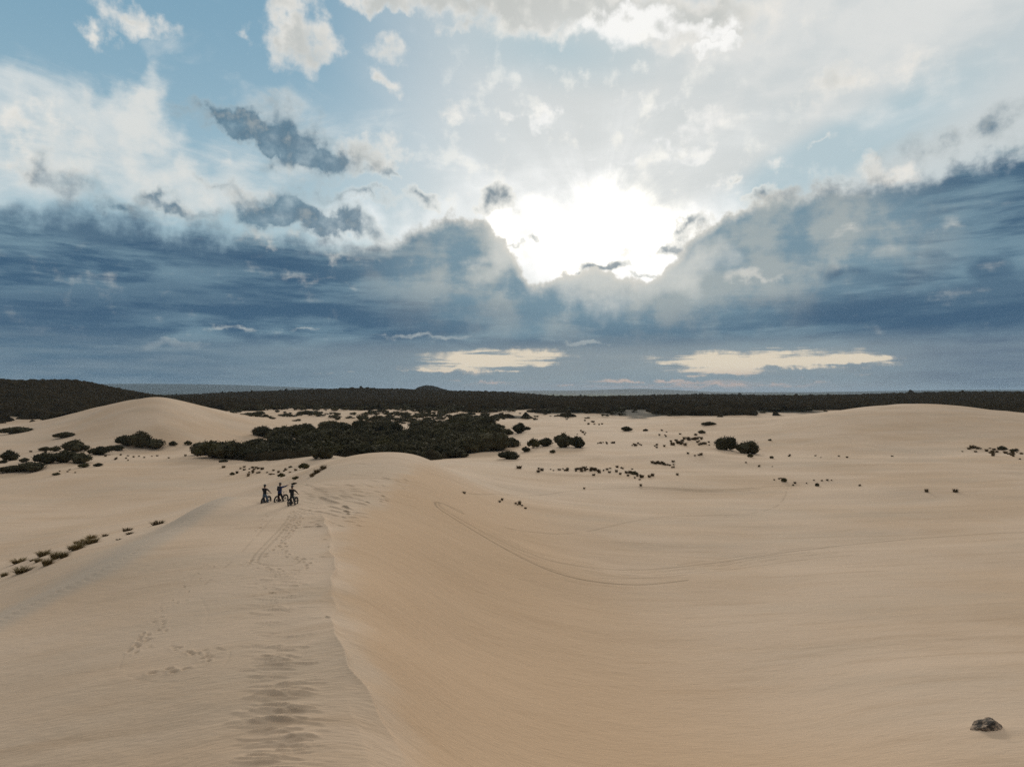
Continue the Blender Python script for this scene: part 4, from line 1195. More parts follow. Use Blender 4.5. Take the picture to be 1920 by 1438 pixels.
und = grid_mesh('undergrowth', UX, UY, CAM_H + uz + uh * um - 1.5 * (1 - smooth(um, 0, .3)), M_WOOD)
tag(link('undergrowth', und), 'low matted undergrowth filling the thicket between its shrubs', 'undergrowth', kind='stuff')

# the thin scrub along the edge of the wood and on the flats before it: too many to count, one object
lowv = []
for k in range(6):
    me = shrub_mesh('scrub_piece', rand_lobes(4, 1.0, .8, .5, 300 + k), 150, .06, M_LEAF, .4, seed=60 + k)
    cv = np.zeros(len(me.vertices) * 3); me.vertices.foreach_get('co', cv)
    lowv.append((cv.reshape(-1, 3), [list(p.vertices) for p in me.polygons])); bpy.data.meshes.remove(me)
SV, SF, sb_ = [], [], 0
spots = []; tries = 0
while len(spots) < 800 and tries < 60000:
    tries += 1
    u = R3.choice([R3.uniform(425, 935), R3.uniform(425, 935), R3.uniform(650, 935), R3.uniform(650, 935), R3.uniform(-60, 140), R3.uniform(935, 1560)])
    y = R3.uniform(330, 640) if 425 < u < 935 else R3.uniform(395, 500)
    if u > 1300 and y < 440: continue
    x = (u - 960) / F * y; zr = float(ground(x, y)); v = HV - F * zr / y
    if 430 < u < 930 and inside(u, v, THICK): continue
    den = float(fbm(np.array([x / 30]), np.array([y / 22]), 4, 61)[0]) * 1.2 + (y - 455) / 260 + (.28 if 660 < u < 935 else 0)
    if den < R3.uniform(-.45, .15): continue
    if any((x - a) ** 2 + (y - b) ** 2 < 9 for a, b in spots): continue
    spots.append((x, y))
    w = R3.uniform(2.0, 8.5) * (1.2 if y > 450 else .9); hh = w * R3.uniform(.5, .8)
    v0, f0 = R3.choice(lowv); an = R3.uniform(0, 6.28); ca, sa_ = math.cos(an), math.sin(an)
    q = np.stack([(v0[:, 0] * ca - v0[:, 1] * sa_) * w + x, (v0[:, 0] * sa_ + v0[:, 1] * ca) * w + y, v0[:, 2] * hh + CAM_H + zr - .1], 1)
    SV.append(q); SF += [[i + sb_ for i in f] for f in f0]; sb_ += len(q)
tag(link('scrub', mesh_from('scrub', np.concatenate(SV).tolist(), SF, M_LEAF)), 'thin dark scrub dotted over the sand along the edge of the wood', 'scrub', kind='stuff')

# tufts: (group phrase, label, kind, size range, list of patches (u, v, spread u, spread v, count))
R4 = random.Random(9)
random.seed(12)
TG = [
    ('tufts in the middle of the basin', 'small dark grass tuft on the sand in the middle of the basin', 'tuft', (4, 9), [(1090, 880, 45, 4, 34), (1150, 885, 40, 7, 16), (1200, 893, 40, 9, 12), (1005, 884, 10, 3, 3), (1240, 868, 30, 3, 7)]),
    ('tufts on the low ridge right of the basin', 'small dark grass tuft in the row on the low ridge right of the basin', 'tuft', (4, 8), [(1228, 869, 12, 2, 6), (1247, 871, 10, 2, 6), (1262, 874, 5, 3, 4), (1300, 853, 10, 2, 4)]),
    ('tufts left of the two round shrubs', 'small dark tuft scattered over the slope left of the two round shrubs', 'tuft', (4, 9), [(1300, 824, 22, 5, 16), (1275, 832, 26, 4, 14), (1320, 832, 16, 5, 6)]),
    ('tufts in a line below the wood', 'tiny tuft in the broken line below the lone dome shrub', 'tuft', (3, 6), [(1150, 831, 34, 1.5, 12), (1195, 835, 18, 1.5, 8), (1232, 836, 16, 2, 6)]),
    ('tufts behind the riders', 'small brown tuft on the sand slope behind the riders', 'dry', (4, 8), [(478, 878, 22, 3, 10), (500, 886, 22, 7, 8), (470, 888, 40, 5, 6), (540, 885, 12, 5, 5), (425, 876, 8, 3, 3)]),
    ('tufts climbing the dune shoulder', 'brown tuft in the band climbing the dune shoulder right of the riders', 'dry', (6, 13), [(606, 879, 4, 3, 3), (594, 884, 5, 4, 4), (587, 892, 5, 4, 4)]),
    ('tufts low in the basin', 'small olive tuft low in the basin below the long curved track', 'dry', (4, 8), [(975, 945, 9, 3, 5), (986, 952, 2, 1.5, 2), (945, 939, 6, 1.5, 2)]),
    ('tufts on the open sand at right', 'tiny tuft dotted on the open sand at right', 'tuft', (3, 6), [(1545, 900, 14, 2, 4), (1450, 899, 12, 3, 3), (1510, 906, 20, 4, 4), (1610, 911, 10, 2, 2), (1530, 855, 60, 4, 6), (1400, 872, 30, 5, 4)]),
    ('tufts at the far right', 'small brown tuft in the loose scatter at the far right', 'dry', (4, 9), [(1860, 848, 40, 7, 18), (1825, 842, 14, 3, 6), (1900, 856, 18, 6, 7)]),
    ('tufts before the left hollow', 'tiny tuft on the bare sand before the left hollow', 'tuft', (3, 6), [(270, 856, 60, 4, 12), (230, 862, 20, 4, 5), (70, 845, 16, 5, 5), (130, 884, 20, 4, 4)]),
    ('tufts below the right end of the wood', 'tiny tuft on the sand just below the right part of the wood', 'tuft', (3, 6), [(1120, 795, 20, 3, 7), (1100, 812, 14, 4, 5), (1250, 812, 22, 6, 6)]),
]
for grp, lb, kd, (a, b), patches in TG:
    for (u, v, su, sv, n) in patches:
        for k in range(n):
            w = R4.uniform(a, b) * 1.05
            place_tuft(u + R4.gauss(0, su * .6), v + R4.gauss(0, sv * .6), w, w * R4.uniform(.5, .85), kd, lb, grp)
for (u, v, w, h, kd, lb) in [(1736, 922, 9, 8, 'tuft', 'left of the two lone tufts on the far right sand flat'), (1790, 922, 12, 8, 'tuft', 'right of the two lone tufts on the far right sand flat'),
                             (973, 878, 13, 7, 'dry', 'pointed brown tuft alone on the basin rim below the thicket'), (870, 924, 9, 4, 'dry', 'flattened tuft alone above the hairpin of the track'),
                             (1095, 916, 6, 4, 'tuft', 'single tuft beside the upper wheel track'), (1201, 911, 6, 6, 'tuft', 'single dark tuft standing right beside the upper wheel track'), (1672, 856, 6, 3, 'tuft', 'lone tuft on the ridge at the foot of the right dune')]:
    place_tuft(u, v, w, h, kd, lb, None)
for (u, v, w, h, lb) in [(11, 1079, 14, 7, 'leftmost small olive grass clump at the picture edge'), (45, 1072, 32, 10, 'long low olive clump just right of the leftmost one'), (38, 1054, 26, 8, 'small pale olive clump above the long low one'),
                         (92, 1058, 22, 13, 'dense olive clump with a shadowed foot, nearest the camera in the row'), (84, 1041, 26, 10, 'flat olive clump above the dense one'), (74, 1052, 14, 7, 'little olive clump between the flat and the dense one'),
                         (108, 1046, 24, 13, 'bushy yellow-olive clump in the middle of the row'), (122, 1044, 18, 10, 'olive clump touching the right side of the bushy one'), (62, 1051, 8, 4, 'tiny yellow clump left of the little one'),
                         (146, 1029, 26, 11, 'olive clump at the left of the upper group'), (155, 1022, 20, 11, 'raised olive clump at the middle of the upper group'), (174, 1018, 26, 11, 'wide olive clump at the right of the upper group'),
                         (145, 1018, 10, 5, 'small round olive clump behind the upper group'), (157, 1014, 8, 5, 'tiny olive clump behind the raised one'), (173, 1010, 20, 8, 'dark olive clump topping the upper group'), (137, 1029, 14, 7, 'small olive clump at the left foot of the upper group')]:
    place_tuft(u, v, w, h * 1.15, 'olive', lb, 'grass clumps along the left dune foot', 'grass_clump', 'grass clump')
for (u, v, w, h, lb) in [(199, 1005, 14, 6, 'small dark matted tuft right of the olive clumps'), (240, 995, 24, 7, 'arched dark matted tuft, upper of two on the left dune foot'), (245, 1001, 16, 5, 'arched dark matted tuft, lower of two on the left dune foot'),
                         (226, 1012, 13, 4, 'thin dark matted tuft under the two arched ones'), (297, 983, 28, 8, 'long dark matted tuft furthest along the left dune foot'), (342, 975, 14, 3, 'faint thin tuft at the end of the left dune foot')]:
    place_tuft(u, v, w, h, 'tuft', lb, 'dark matted tufts along the left dune foot')


# ------------------------------------------------------------------ the half-buried rock at the lower right
def rock():
    x, y, z = at(1853, 1366)
    s = y / F
    bm = bmesh.new()
    bmesh.ops.create_icosphere(bm, subdivisions=5, radius=1)
    rg = random.Random(4)
    planes = [(Vector((-.2, -1, .35)).normalized(), .62), (Vector((.8, -.7, .6)).normalized(), .66), (Vector((-.9, -.3, .5)).normalized(), .74), (Vector((.1, .2, 1)).normalized(), .80), (Vector((.95, .1, .62)).normalized(), .72), (Vector((-.5, .2, .9)).normalized(), .74)]
    P3 = np.array([v.co[:] for v in bm.verts])
    for n, d in planes:
        k = P3 @ np.array(n[:]); over_ = np.maximum(0, k - d); P3 -= over_[:, None] * np.array(n[:]) * .92
    n1 = fbm(P3[:, 0] * 2.6 + 3, P3[:, 2] * 2.6 + P3[:, 1] * 1.9, 5, 14)
    crack = np.exp(-((P3[:, 0] - .12 - .28 * P3[:, 2] + .1 * n1) / .055) ** 2) * (P3[:, 1] < .2)      # a dark cleft down the face
    hollow = np.exp(-((P3[:, 0] + .55) / .2) ** 2 - ((P3[:, 2] - .28) / .14) ** 2) * (P3[:, 1] < 0) + np.exp(-((P3[:, 0] + .2) / .3) ** 2 - ((P3[:, 2] - .02) / .12) ** 2) * (P3[:, 1] < 0)
    P3 *= (1 + .13 * n1 - .2 * crack - .28 * hollow)[:, None]
    P3 *= np.array([.64, .42, .42]) * (58 * s)
    P3[:, 2] *= 1 + .25 * np.clip(P3[:, 0] / (30 * s), -1, 1)
    for v, c in zip(bm.verts, P3): v.co = c
    me = bpy.data.meshes.new('rock'); bm.to_mesh(me); bm.free()
    m, nt, b = material('weathered_rock')
    tcn = nt.nodes.new('ShaderNodeTexCoord'); nz = nt.nodes.new('ShaderNodeTexNoise'); nz.inputs['Scale'].default_value = 3.2; nz.inputs['Detail'].default_value = 8; nz.inputs['Roughness'].default_value = .7
    nt.links.new(tcn.outputs['Object'], nz.inputs['Vector'])
    r = nt.nodes.new('ShaderNodeValToRGB'); nt.links.new(nz.outputs['Fac'], r.inputs[0])
    r.color_ramp.elements[0].position = .44; r.color_ramp.elements[0].color = (.035, .028, .022, 1)
    r.color_ramp.elements[1].position = .56; r.color_ramp.elements[1].color = (.34, .25, .18, 1)
    nt.links.new(r.outputs[0], b.inputs['Base Color']); b.inputs['Roughness'].default_value = .95
    bp = nt.nodes.new('ShaderNodeBump'); bp.inputs['Strength'].default_value = .9; bp.inputs['Distance'].default_value = .05
    nt.links.new(nz.outputs['Fac'], bp.inputs['Height']); nt.links.new(bp.outputs[0], b.inputs['Normal'])
    me.materials.append(m)
    o = link('rock', me); o.location = (x, y + .1, z - 4 * s)
    o.rotation_euler = (.05, -.06, .15)
    tag(o, 'cracked dark brown rock half buried in the sand at the lower right', 'rock')


rock()


# ------------------------------------------------------------------ bicycles and riders
M_TYRE = simple('tyre_rubber', (.020, .019, .018), .85, var=.3, scale=30, bump=.3)
M_RIM = simple('black_rim', (.03, .03, .03), .4, .6)
M_SPOKE = simple('steel_spoke', (.35, .35, .35), .35, .9)
M_FRAME_RED = simple('dark_red_frame', (.12, .02, .015), .35, .2)
M_FRAME_GREY = simple('grey_frame', (.09, .09, .10), .35, .4)
M_FRAME_BLACK = simple('black_frame', (.025, .025, .028), .35, .3)
M_METAL = simple('black_metal', (.04, .04, .042), .4, .7)
M_GRIP = simple('black_plastic', (.02, .02, .02), .6)
M_SKIN = simple('skin', (.42, .24, .16), .55, var=.05)
M_HAIR = simple('dark_hair', (.035, .022, .014), .6, var=.3, scale=60)
M_HELM = simple('black_helmet', (.018, .018, .020), .35, spec=.5)
M_BLACK = simple('black_fabric', (.016, .015, .016), .9, var=.3, scale=12, bump=.4)
M_NAVY = simple('navy_fabric', (.016, .026, .085), .85, var=.3, scale=10, bump=.4)
M_JEANS = simple('washed_denim', (.085, .115, .150), .9, var=.25, scale=14, bump=.4)
M_CHAR = simple('charcoal_fabric', (.040, .042, .040), .9, var=.25, scale=12, bump=.4)
M_SHOE = simple('dark_shoe', (.03, .026, .024), .7)
M_PACK = simple('pack_nylon', (.030, .028, .030), .7, var=.2, scale=20, bump=.3)


def lathe(name, prof, mat, seg=48, axis='Y'):
    """turn a closed (radius, offset) outline round the wheel axle"""
    V, Fc = [], []
    n = len(prof)
    for i in range(seg):
        a = 2 * math.pi * i / seg
        for (r, o) in prof: V.append((r * math.cos(a), o, r * math.sin(a)))
    for i in range(seg):
        for j in range(n):
            k, l = (i + 1) % seg, (j + 1) % n
            Fc.append([i * n + j, i * n + l, k * n + l, k * n + j])
    return mesh_from(name, V, Fc, mat, True)


def tubes(name, segs, mat, sides=8):
    """round tubes (p, q, r0, r1) with closed ends, one mesh for one part"""
    V, Fc = [], []
    for (p, q, r0, r1) in segs:
        p, q = Vector(p), Vector(q); d = (q - p).normalized()
        a = d.orthogonal().normalized(); b = d.cross(a); s = len(V)
        for (c, r) in ((p, r0), (q, r1)):
            for k in range(sides):
                t = 2 * math.pi * k / sides; V.append(tuple(c + a * r * math.cos(t) + b * r * math.sin(t)))
        Fc += [[s + k, s + (k + 1) % sides, s + sides + (k + 1) % sides, s + sides + k] for k in range(sides)]
        Fc += [[s + k for k in range(sides)][::-1], [s + sides + k for k in range(sides)]]
    return mesh_from(name, V, Fc, mat, True)


def bicycle(frame_mat, steer, label, tall):
    root = empty('fat_tyre_bicycle', (0, 0, 0))
    tag(root, label, 'bicycle', 'fat tyre bicycles of the riders')
    WR, TW = 0.375, 0.055
    RX_, FX_ = -0.46, 0.66
    tyre = []
    for k in range(14):
        a = 2 * math.pi * k / 14; tyre.append((WR - TW + TW * math.cos(a) + (0.006 if k % 2 else 0), TW * 0.98 * math.sin(a)))
    rim = [(WR - 2 * TW + .012, -.036), (WR - 2 * TW + .012, .036), (WR - 2 * TW - .014, .034), (WR - 2 * TW - .014, -.034)]
    crown_ = Vector((0.46, 0, .80))

    def wheel(nm, cx, parent_rot):
        w = link('wheel', lathe('tyre', tyre, M_TYRE), root)
        w.location = (cx, 0, WR); w.rotation_euler = (0, 0, parent_rot)
        link('rim', lathe('rim', rim, M_RIM), w)
        sp = []
        for k in range(20):
            a = 2 * math.pi * k / 20; b = a + (.25 if k % 2 else -.25)
            sp.append(((.025 * math.cos(b), .03 if k % 2 else -.03, .025 * math.sin(b)), ((WR - 2 * TW - .01) * math.cos(a), 0, (WR - 2 * TW - .01) * math.sin(a)), .0022, .0022))
        link('spokes', tubes('spokes', sp, M_SPOKE, 4), w)
        link('hub', tubes('hub', [((0, -.075, 0), (0, .075, 0), .028, .028), ((0, .05, 0), (0, .054, 0), .08, .08)], M_METAL, 14), w)
        return w
    wheel('rear', RX_, 0)
    wheel('front', FX_, steer)
    bb, seat_t, head_t, head_b, ra = (-.02, 0, .31), (-.17, 0, .74), (.42, 0, .86), (.455, 0, .74), (RX_, 0, WR)
    fr_ = [(bb, seat_t, .018, .016), (seat_t, head_t, .019, .02), (bb, head_b, .024, .024), (head_t, head_b, .026, .026)]
    for s in (-1, 1):
        fr_ += [((RX_, s * .08, WR), (-.09, s * .065, .32), .012, .013), ((-.09, s * .065, .32), (bb[0], s * .02, bb[2]), .013, .013), ((RX_, s * .08, WR), (-.15, s * .022, .70), .010, .011)]
    link('frame', tubes('frame', fr_, frame_mat, 10), root)
    link('seat_post', tubes('seat_post', [(seat_t, (-.205, 0, .86), .014, .014)], M_METAL), root)
    # saddle
    bm = bmesh.new(); bmesh.ops.create_uvsphere(bm, u_segments=16, v_segments=10, radius=1)
    for v in bm.verts:
        x = v.co.x; wd = .075 * (1 - .62 * max(0, x + .1))
        v.co = (-.20 + .135 * x, v.co.y * wd, .885 + v.co.z * .022 + .012 * x * x)
    me = bpy.data.meshes.new('saddle'); bm.to_mesh(me); bm.free(); me.materials.append(M_GRIP); link('saddle', me, root)
    # steering part: fork, stem, bar turn together
    piv = Vector((.46, 0, .78))
    R_ = Matrix.Rotation(steer, 3, 'Z')
    tr = lambda p: tuple(piv + R_ @ (Vector(p) - piv))
    fk = [((.462, 0, .72), (.465, 0, .70), .03, .03)]
    for s in (-1, 1): fk += [((.46, 0, .71), (.475, s * .085, .70), .016, .016), ((.475, s * .085, .70), (FX_, s * .085, WR), .018, .012)]
    link('fork', tubes('fork', [(tr(a), tr(b), c, d) for a, b, c, d in fk], M_METAL), root)
    link('stem', tubes('stem', [(tr((.42, 0, .86)), tr((.405, 0, .93)), .018, .018), (tr((.405, 0, .93)), tr((.47, 0, .97)), .018, .018)], M_METAL), root)
    bar = [((.47, 0, .97), (.46, .12, .985), .015, .014), ((.46, .12, .985), (.42, .36, 1.0), .012, .012), ((.47, 0, .97), (.46, -.12, .985), .015, .014), ((.46, -.12, .985), (.42, -.36, 1.0), .012, .012)]
    hb = link('handlebar', tubes('handlebar', [(tr(a), tr(b), c, d) for a, b, c, d in bar], M_METAL), root)
    for s in (-1, 1):
        link('grip', tubes('grip', [(tr((.434, s * .26, .995)), tr((.418, s * .375, 1.002)), .017, .017)], M_GRIP), hb)
        link('brake_lever', tubes('brake_lever', [(tr((.45, s * .22, .99)), tr((.50, s * .25, .975)), .008, .006), (tr((.50, s * .25, .975)), tr((.49, s * .34, .965)), .006, .005)], M_METAL, 6), hb)
    # crank set
    cr_ = link('crank', tubes('crank', [((-.02, -.07, .31), (-.02, .07, .31), .02, .02), ((-.02, -.06, .31), (-.02, -.055, .31), .085, .085), ((-.02, .08, .31), (.14, .085, .28), .011, .009), ((-.02, -.08, .31), (-.18, -.085, .34), .011, .009)], M_METAL, 14), root)
    for x, y, z in ((.14, .13, .28), (-.18, -.13, .34)):
        link('pedal', tubes('pedal', [((x - .045, y, z), (x + .045, y, z), .03, .03)], M_METAL, 6), cr_)
    link('chain', tubes('chain', [((-.02, -.058, .395), (RX_, -.058, .425), .006, .006), ((-.02, -.058, .225), (RX_ + .03, -.058, .30), .006, .006), ((RX_ + .03, -.058, .30), (RX_, -.058, .33), .006, .006)], M_METAL, 5), root)
    return root, tr


def skin_obj(name, pts, edges, radii, mat, parent, root=0, sub=1):
    bm = bmesh.new(); lay = bm.verts.layers.skin.verify()
    vs = []
    for i, (p, r) in enumerate(zip(pts, radii)):
        v = bm.verts.new(p); v[lay].radius = (r, r) if not isinstance(r, tuple) else r; v[lay].use_root = (i == root); vs.append(v)
    for a, b in edges: bm.edges.new((vs[a], vs[b]))
    me = bpy.data.meshes.new(name); bm.to_mesh(me); bm.free(); me.materials.append(mat)
    o = link(name, me, parent)
    sk = o.modifiers.new('skin', 'SKIN'); sk.use_smooth_shade = True; sk.branch_smoothing = .3
    if sub: sb = o.modifiers.new('subdivision', 'SUBSURF'); sb.levels = sub; sb.render_levels = sub
    return o


class Fig:
    def __init__(s): s.p, s.e, s.r = [], [], []
    def add(s, p, r, prev=None):
        s.p.append(tuple(p)); s.r.append(r)
        if prev is not None: s.e.append((prev, len(s.p) - 1))
        return len(s.p) - 1


def rider(spec):
    """a person standing astride a bicycle, in the bicycle's own directions (x forward, y left)"""
    root = empty('person', (0, 0, 0))
    tag(root, spec['label'], 'person')
    V3 = Vector
    px, h, lean = spec['px'], spec['hip'], spec['lean']            # hips, height of hips, forward lean
    hip = V3((px, spec.get('py', 0), h))
    up = V3((math.sin(lean), 0, math.cos(lean)))
    side = V3((math.sin(-spec['twist']), math.cos(spec['twist']), 0))
    waist = hip + up * .17; chest = hip + up * .36; base = hip + up * .50; neck = hip + up * .57
    sh = {s: base - up * .035 + side * (.185 * s) for s in (-1, 1)}
    feet = spec['feet']
    joints = {}
    for s in (-1, 1):
        j_h = hip + V3((0, s * .09, -.05)); f = V3(feet[s])
        ank = f + V3((-.02, 0, .09)); mid = (j_h + ank) / 2 + V3((.05 + .02 * spec.get('bend', 0), s * .01, 0))
        joints[s] = (j_h, mid, ank, f)
    arms = {}
    for s in (-1, 1):
        w = V3(spec['hands'][s]); S_ = sh[s]; d = (w - S_); L = d.length; u_, l_ = .29, .27
        a_ = min(L, u_ + l_ - .005); out = V3(spec['elbow'][s]).normalized(); dn = d.normalized(); out = (out - dn * out.dot(dn)).normalized()
        k = (u_ * u_ - l_ * l_ + a_ * a_) / (2 * a_); hh = math.sqrt(max(0, u_ * u_ - k * k))
        el = S_ + dn * k + out * hh; wr = S_ + dn * a_
        arms[s] = (S_, el, wr)
    hd = spec['head']        # direction of the face
    fx = V3((math.cos(hd), math.sin(hd), -.08)).normalized(); hc = neck + V3((.015, 0, .135)) + fx * .015; hs = V3((0, 0, 1)).cross(fx).normalized()
    # the whole body, one surface
    f = Fig()
    r0 = f.add(hip, (.105, .085)); r1 = f.add(waist, (.10, .075), r0); r2 = f.add(chest, (.12, .085), r1); r3 = f.add(base - up * .03, (.085, .065), r2)
    nk = f.add(neck, .052, r3); hb_ = f.add(hc - V3((0, 0, .07)), .062, nk); h1 = f.add(hc, .088, hb_); h2 = f.add(hc + V3((0, 0, .065)), .080, h1)
    for s in (-1, 1):
        S_, el, wr = arms[s]
        a = f.add(S_, .044, r3); b = f.add((S_ + el) / 2, .043, a); b = f.add(el, .037, b); b = f.add((el * .55 + wr * .45), .036, b); b = f.add(wr, .027, b)
        # palm and fingers, curled over the grip or reaching out
        d = (wr - el).normalized(); g = V3(spec['fing'][s]).normalized(); across = d.cross(g).normalized() if d.cross(g).length > .1 else V3((0, 1, 0))
        pc = f.add(wr + d * .05, .024, b); pe = f.add(wr + d * .085, .024, pc)
        tip_d = (d * (1 - spec['curl'][s]) + g * spec['curl'][s]).normalized()
        for q, ln in ((-.030, .062), (-.010, .072), (.011, .068), (.030, .055)):
            k1 = wr + d * .095 + across * q; n1_ = f.add(k1, .0095, pe); n2_ = f.add(k1 + (d * .5 + tip_d * .5).normalized() * ln * .45, .009, n1_); f.add(k1 + (d * .5 + tip_d * .5).normalized() * ln * .45 + tip_d * ln * .5, .008, n2_)
        t1 = f.add(wr + d * .045 - across * .034 + g * .012, .010, pc); f.add(wr + d * .075 - across * .045 + g * .035, .009, t1)
    for s in (-1, 1):
        jh, kn, an, ft = joints[s]
        a = f.add(jh, .070, r0); b = f.add((jh + kn) / 2, .064, a); b = f.add(kn, .050, b); b = f.add(kn * .6 + an * .4, .052, b); b = f.add(an, .034, b); f.add(ft + V3((.11, 0, .035)), .030, b)
    skin_obj('body', f.p, f.e, f.r, M_SKIN, root)
    body = root.children[0]
    # face: eyes, nose, mouth, ears as one shallow relief mesh
    bm = bmesh.new()
    def blob(c, r, sc=(1, 1, 1), sub=2):
        m_ = Matrix.Translation(c) @ Matrix.Rotation(hd, 4, 'Z') @ Matrix.Diagonal((*[r * k for k in sc], 1))
        bmesh.ops.create_icosphere(bm, subdivisions=sub, radius=1, matrix=m_)
    blob(hc + fx * .088 + V3((0, 0, -.015)), .015, (1.1, .8, 1.6)); blob(hc + fx * .078 + V3((0, 0, -.058)), .02, (.5, 1.2, .35))
    for s in (-1, 1): blob(hc + hs * .087 * s + V3((0, 0, -.01)), .028, (.55, .3, 1)); blob(hc + fx * .079 + hs * .032 * s + V3((0, 0, .012)), .011, (.6, 1.1, .8))
    me = bpy.data.meshes.new('face'); bm.to_mesh(me); bm.free(); me.materials.append(M_SKIN); link('face', me, root)
    # hair below the helmet
    bm = bmesh.new(); bmesh.ops.create_icosphere(bm, subdivisions=3, radius=1)
    for v in bm.verts:
        c = v.co.copy(); c = V3((c.x * .075 - .034, c.y * .092, c.z * spec['hair'] - .03))
        v.co = hc + fx * c.x + hs * c.y + V3((0, 0, c.z)) - fx * .012
    me = bpy.data.meshes.new('hair'); bm.to_mesh(me); bm.free(); me.materials.append(M_HAIR); me.polygons.foreach_set('use_smooth', [True] * len(me.polygons)); link('hair', me, root)
    # helmet with vents and a peak
    bm = bmesh.new(); bmesh.ops.create_uvsphere(bm, u_segments=28, v_segments=16, radius=1)
    for v in bm.verts:
        c = v.co.copy(); z = max(c.z, -.12); vent = .93 if (abs(math.sin(c.y * 7)) < .25 and z > .25) else 1
        v.co = hc + V3((0, 0, .055)) + fx * (c.x * .135 * vent - .008) + hs * (c.y * .108 * vent) + V3((0, 0, z * .098 * vent + .01))
    me = bpy.data.meshes.new('helmet'); bm.to_mesh(me); bm.free(); me.materials.append(M_HELM); hel = link('helmet', me, root)
    V = []; 
    for k in range(7):
        a = (k - 3) / 3
        for (rr, zz) in ((.115, .075), (.185, .082), (.185, .074), (.115, .062)):
            V.append(tuple(hc + fx * (rr - .03 * a * a) + hs * (.075 * a) + V3((0, 0, zz - .012 * a * a))))
    Fc = [[4 * k + j, 4 * k + (j + 1) % 4, 4 * k + 4 + (j + 1) % 4, 4 * k + 4 + j] for k in range(6) for j in range(4)] + [[0, 1, 2, 3], [24, 27, 26, 25]]
    if spec['peak']: link('peak', mesh_from('peak', V, Fc, M_HELM), hel)
    # jacket over trunk and arms
    f = Fig(); q = spec['bulk']
    r00 = f.add(hip + up * (spec['hem'] - .06), (.175 * q, .145 * q)); r0 = f.add(hip + up * (spec['hem'] + .03), (.172 * q, .14 * q), r00); r1 = f.add(waist, (.165 * q, .13 * q), r0); r2 = f.add(chest, (.185 * q, .135 * q), r1); r3 = f.add(base - up * .03, (.15 * q, .11 * q), r2); f.add(base + up * .04, .07, r3)
    for s in (-1, 1):
        S_, el, wr = arms[s]
        a = f.add(S_, .088 * q, r3); b = f.add((S_ + el) / 2, .070 * q, a); b = f.add(el, .052 * q, b); b = f.add(el * .5 + wr * .5, .048 * q, b); f.add(el * .06 + wr * .94, .038 * q, b)
    skin_obj('jacket', f.p, f.e, f.r, spec['top'], root)
    f = Fig()
    r0 = f.add(hip + up * .13, (.15, .12)); r00 = f.add(hip + up * .05, (.17, .14), r0); r1 = f.add(hip - V3((0, 0, .04)), (.17, .14), r00)
    for s in (-1, 1):
        jh, kn, an, ft = joints[s]
        a = f.add(jh - V3((0, 0, .07)), .124, r1); b = f.add((jh + kn) / 2, .108, a); b = f.add(kn, .082, b); b = f.add(kn * .5 + an * .5, .076, b); f.add(an + V3((0, 0, .02)), .056, b)
    skin_obj('trousers', f.p, f.e, f.r, spec['legs'], root)
    for s in (-1, 1):
        ft = joints[s][3]
        bm = bmesh.new(); bmesh.ops.create_uvsphere(bm, u_segments=14, v_segments=10, radius=1)
        for v in bm.verts:
            c = v.co; top = .062 if c.x < .1 else .062 - .03 * c.x
            v.co = ft + V3((.045 + c.x * .15, c.y * .05 * (1 + .15 * c.x), .035 + max(c.z, -.62) * top))
        me = bpy.data.meshes.new('shoe'); bm.to_mesh(me); bm.free(); me.materials.append(M_SHOE); link('shoe', me, root)
    return root, dict(hip=hip, up=up, chest=chest, side=side, base=base)


def set_on_ground(objs, u, v, heading):
    """stand bicycle and rider on the sand: rear wheel touches at the picture's spot, front wheel heading degrees right of straight ahead"""
    x, y, z = at(u, v)
    h = math.radians(heading); fwd = Vector((math.sin(h), math.cos(h), 0))
    rear = Vector((x, y, 0)); o_ = rear + fwd * .46; fr = o_ + fwd * .66
    zr = CAM_H + float(ground(rear.x, rear.y)); zf = CAM_H + float(ground(fr.x, fr.y)); pitch = math.atan2(zf - zr, 1.12)
    zo = zr + (zf - zr) * .46 / 1.12 - .012
    rot = Matrix.Translation((o_.x, o_.y, zo)) @ Matrix.Rotation(math.pi / 2 - h, 4, 'Z') @ Matrix.Rotation(-pitch, 4, 'Y')
    for o in objs: o.matrix_world = rot @ o.matrix_local if o.parent is None else o.matrix_world


def world_dir(heading, dx, dy, dz):
    """a direction given as right, away, up -> the bicycle's own directions"""
    h = math.radians(heading); return Vector((dx * math.sin(h) + dy * math.cos(h), -dx * math.cos(h) + dy * math.sin(h), dz))


H1, H2, H3 = 6, 21, 11
b1, t1 = bicycle(M_FRAME_GREY, -.10, 'black fat-tyre bicycle under the leftmost rider in pale jeans', 0)
b2, t2 = bicycle(M_FRAME_RED, -.06, 'black fat-tyre bicycle seen most from the side, under the middle rider who points', 0)
b3, t3 = bicycle(M_FRAME_BLACK, .06, 'black fat-tyre bicycle under the rightmost rider in charcoal trousers', 0)
g1 = {s: Vector(t1((.425, s * .31, 1.02))) for s in (-1, 1)}
g2_ = {s: Vector(t2((.425, s * .31, 1.02))) for s in (-1, 1)}
g3 = {s: Vector(t3((.425, s * .31, 1.02))) for s in (-1, 1)}
wr = lambda g, s: g + Vector((-.075, 0, .045))
p1, i1 = rider(dict(label='leftmost rider standing astride in black top, pale blue jeans and black peaked helmet', px=-.14, hip=.97, lean=.02, twist=-.15, feet={1: (.02, .22, 0), -1: (.06, -.24, 0)}, hands={s: wr(g1[s], s) for s in (-1, 1)},
                elbow={1: (-.3, 1, -.5), -1: (-.3, -1, -.5)}, fing={1: (0, 0, -1), -1: (0, 0, -1)}, curl={1: .8, -1: .8}, head=-.55, hair=.13, peak=True, bulk=1.05, hem=.05, top=M_BLACK, legs=M_JEANS))
pt = world_dir(H2, .50, .12, .17)
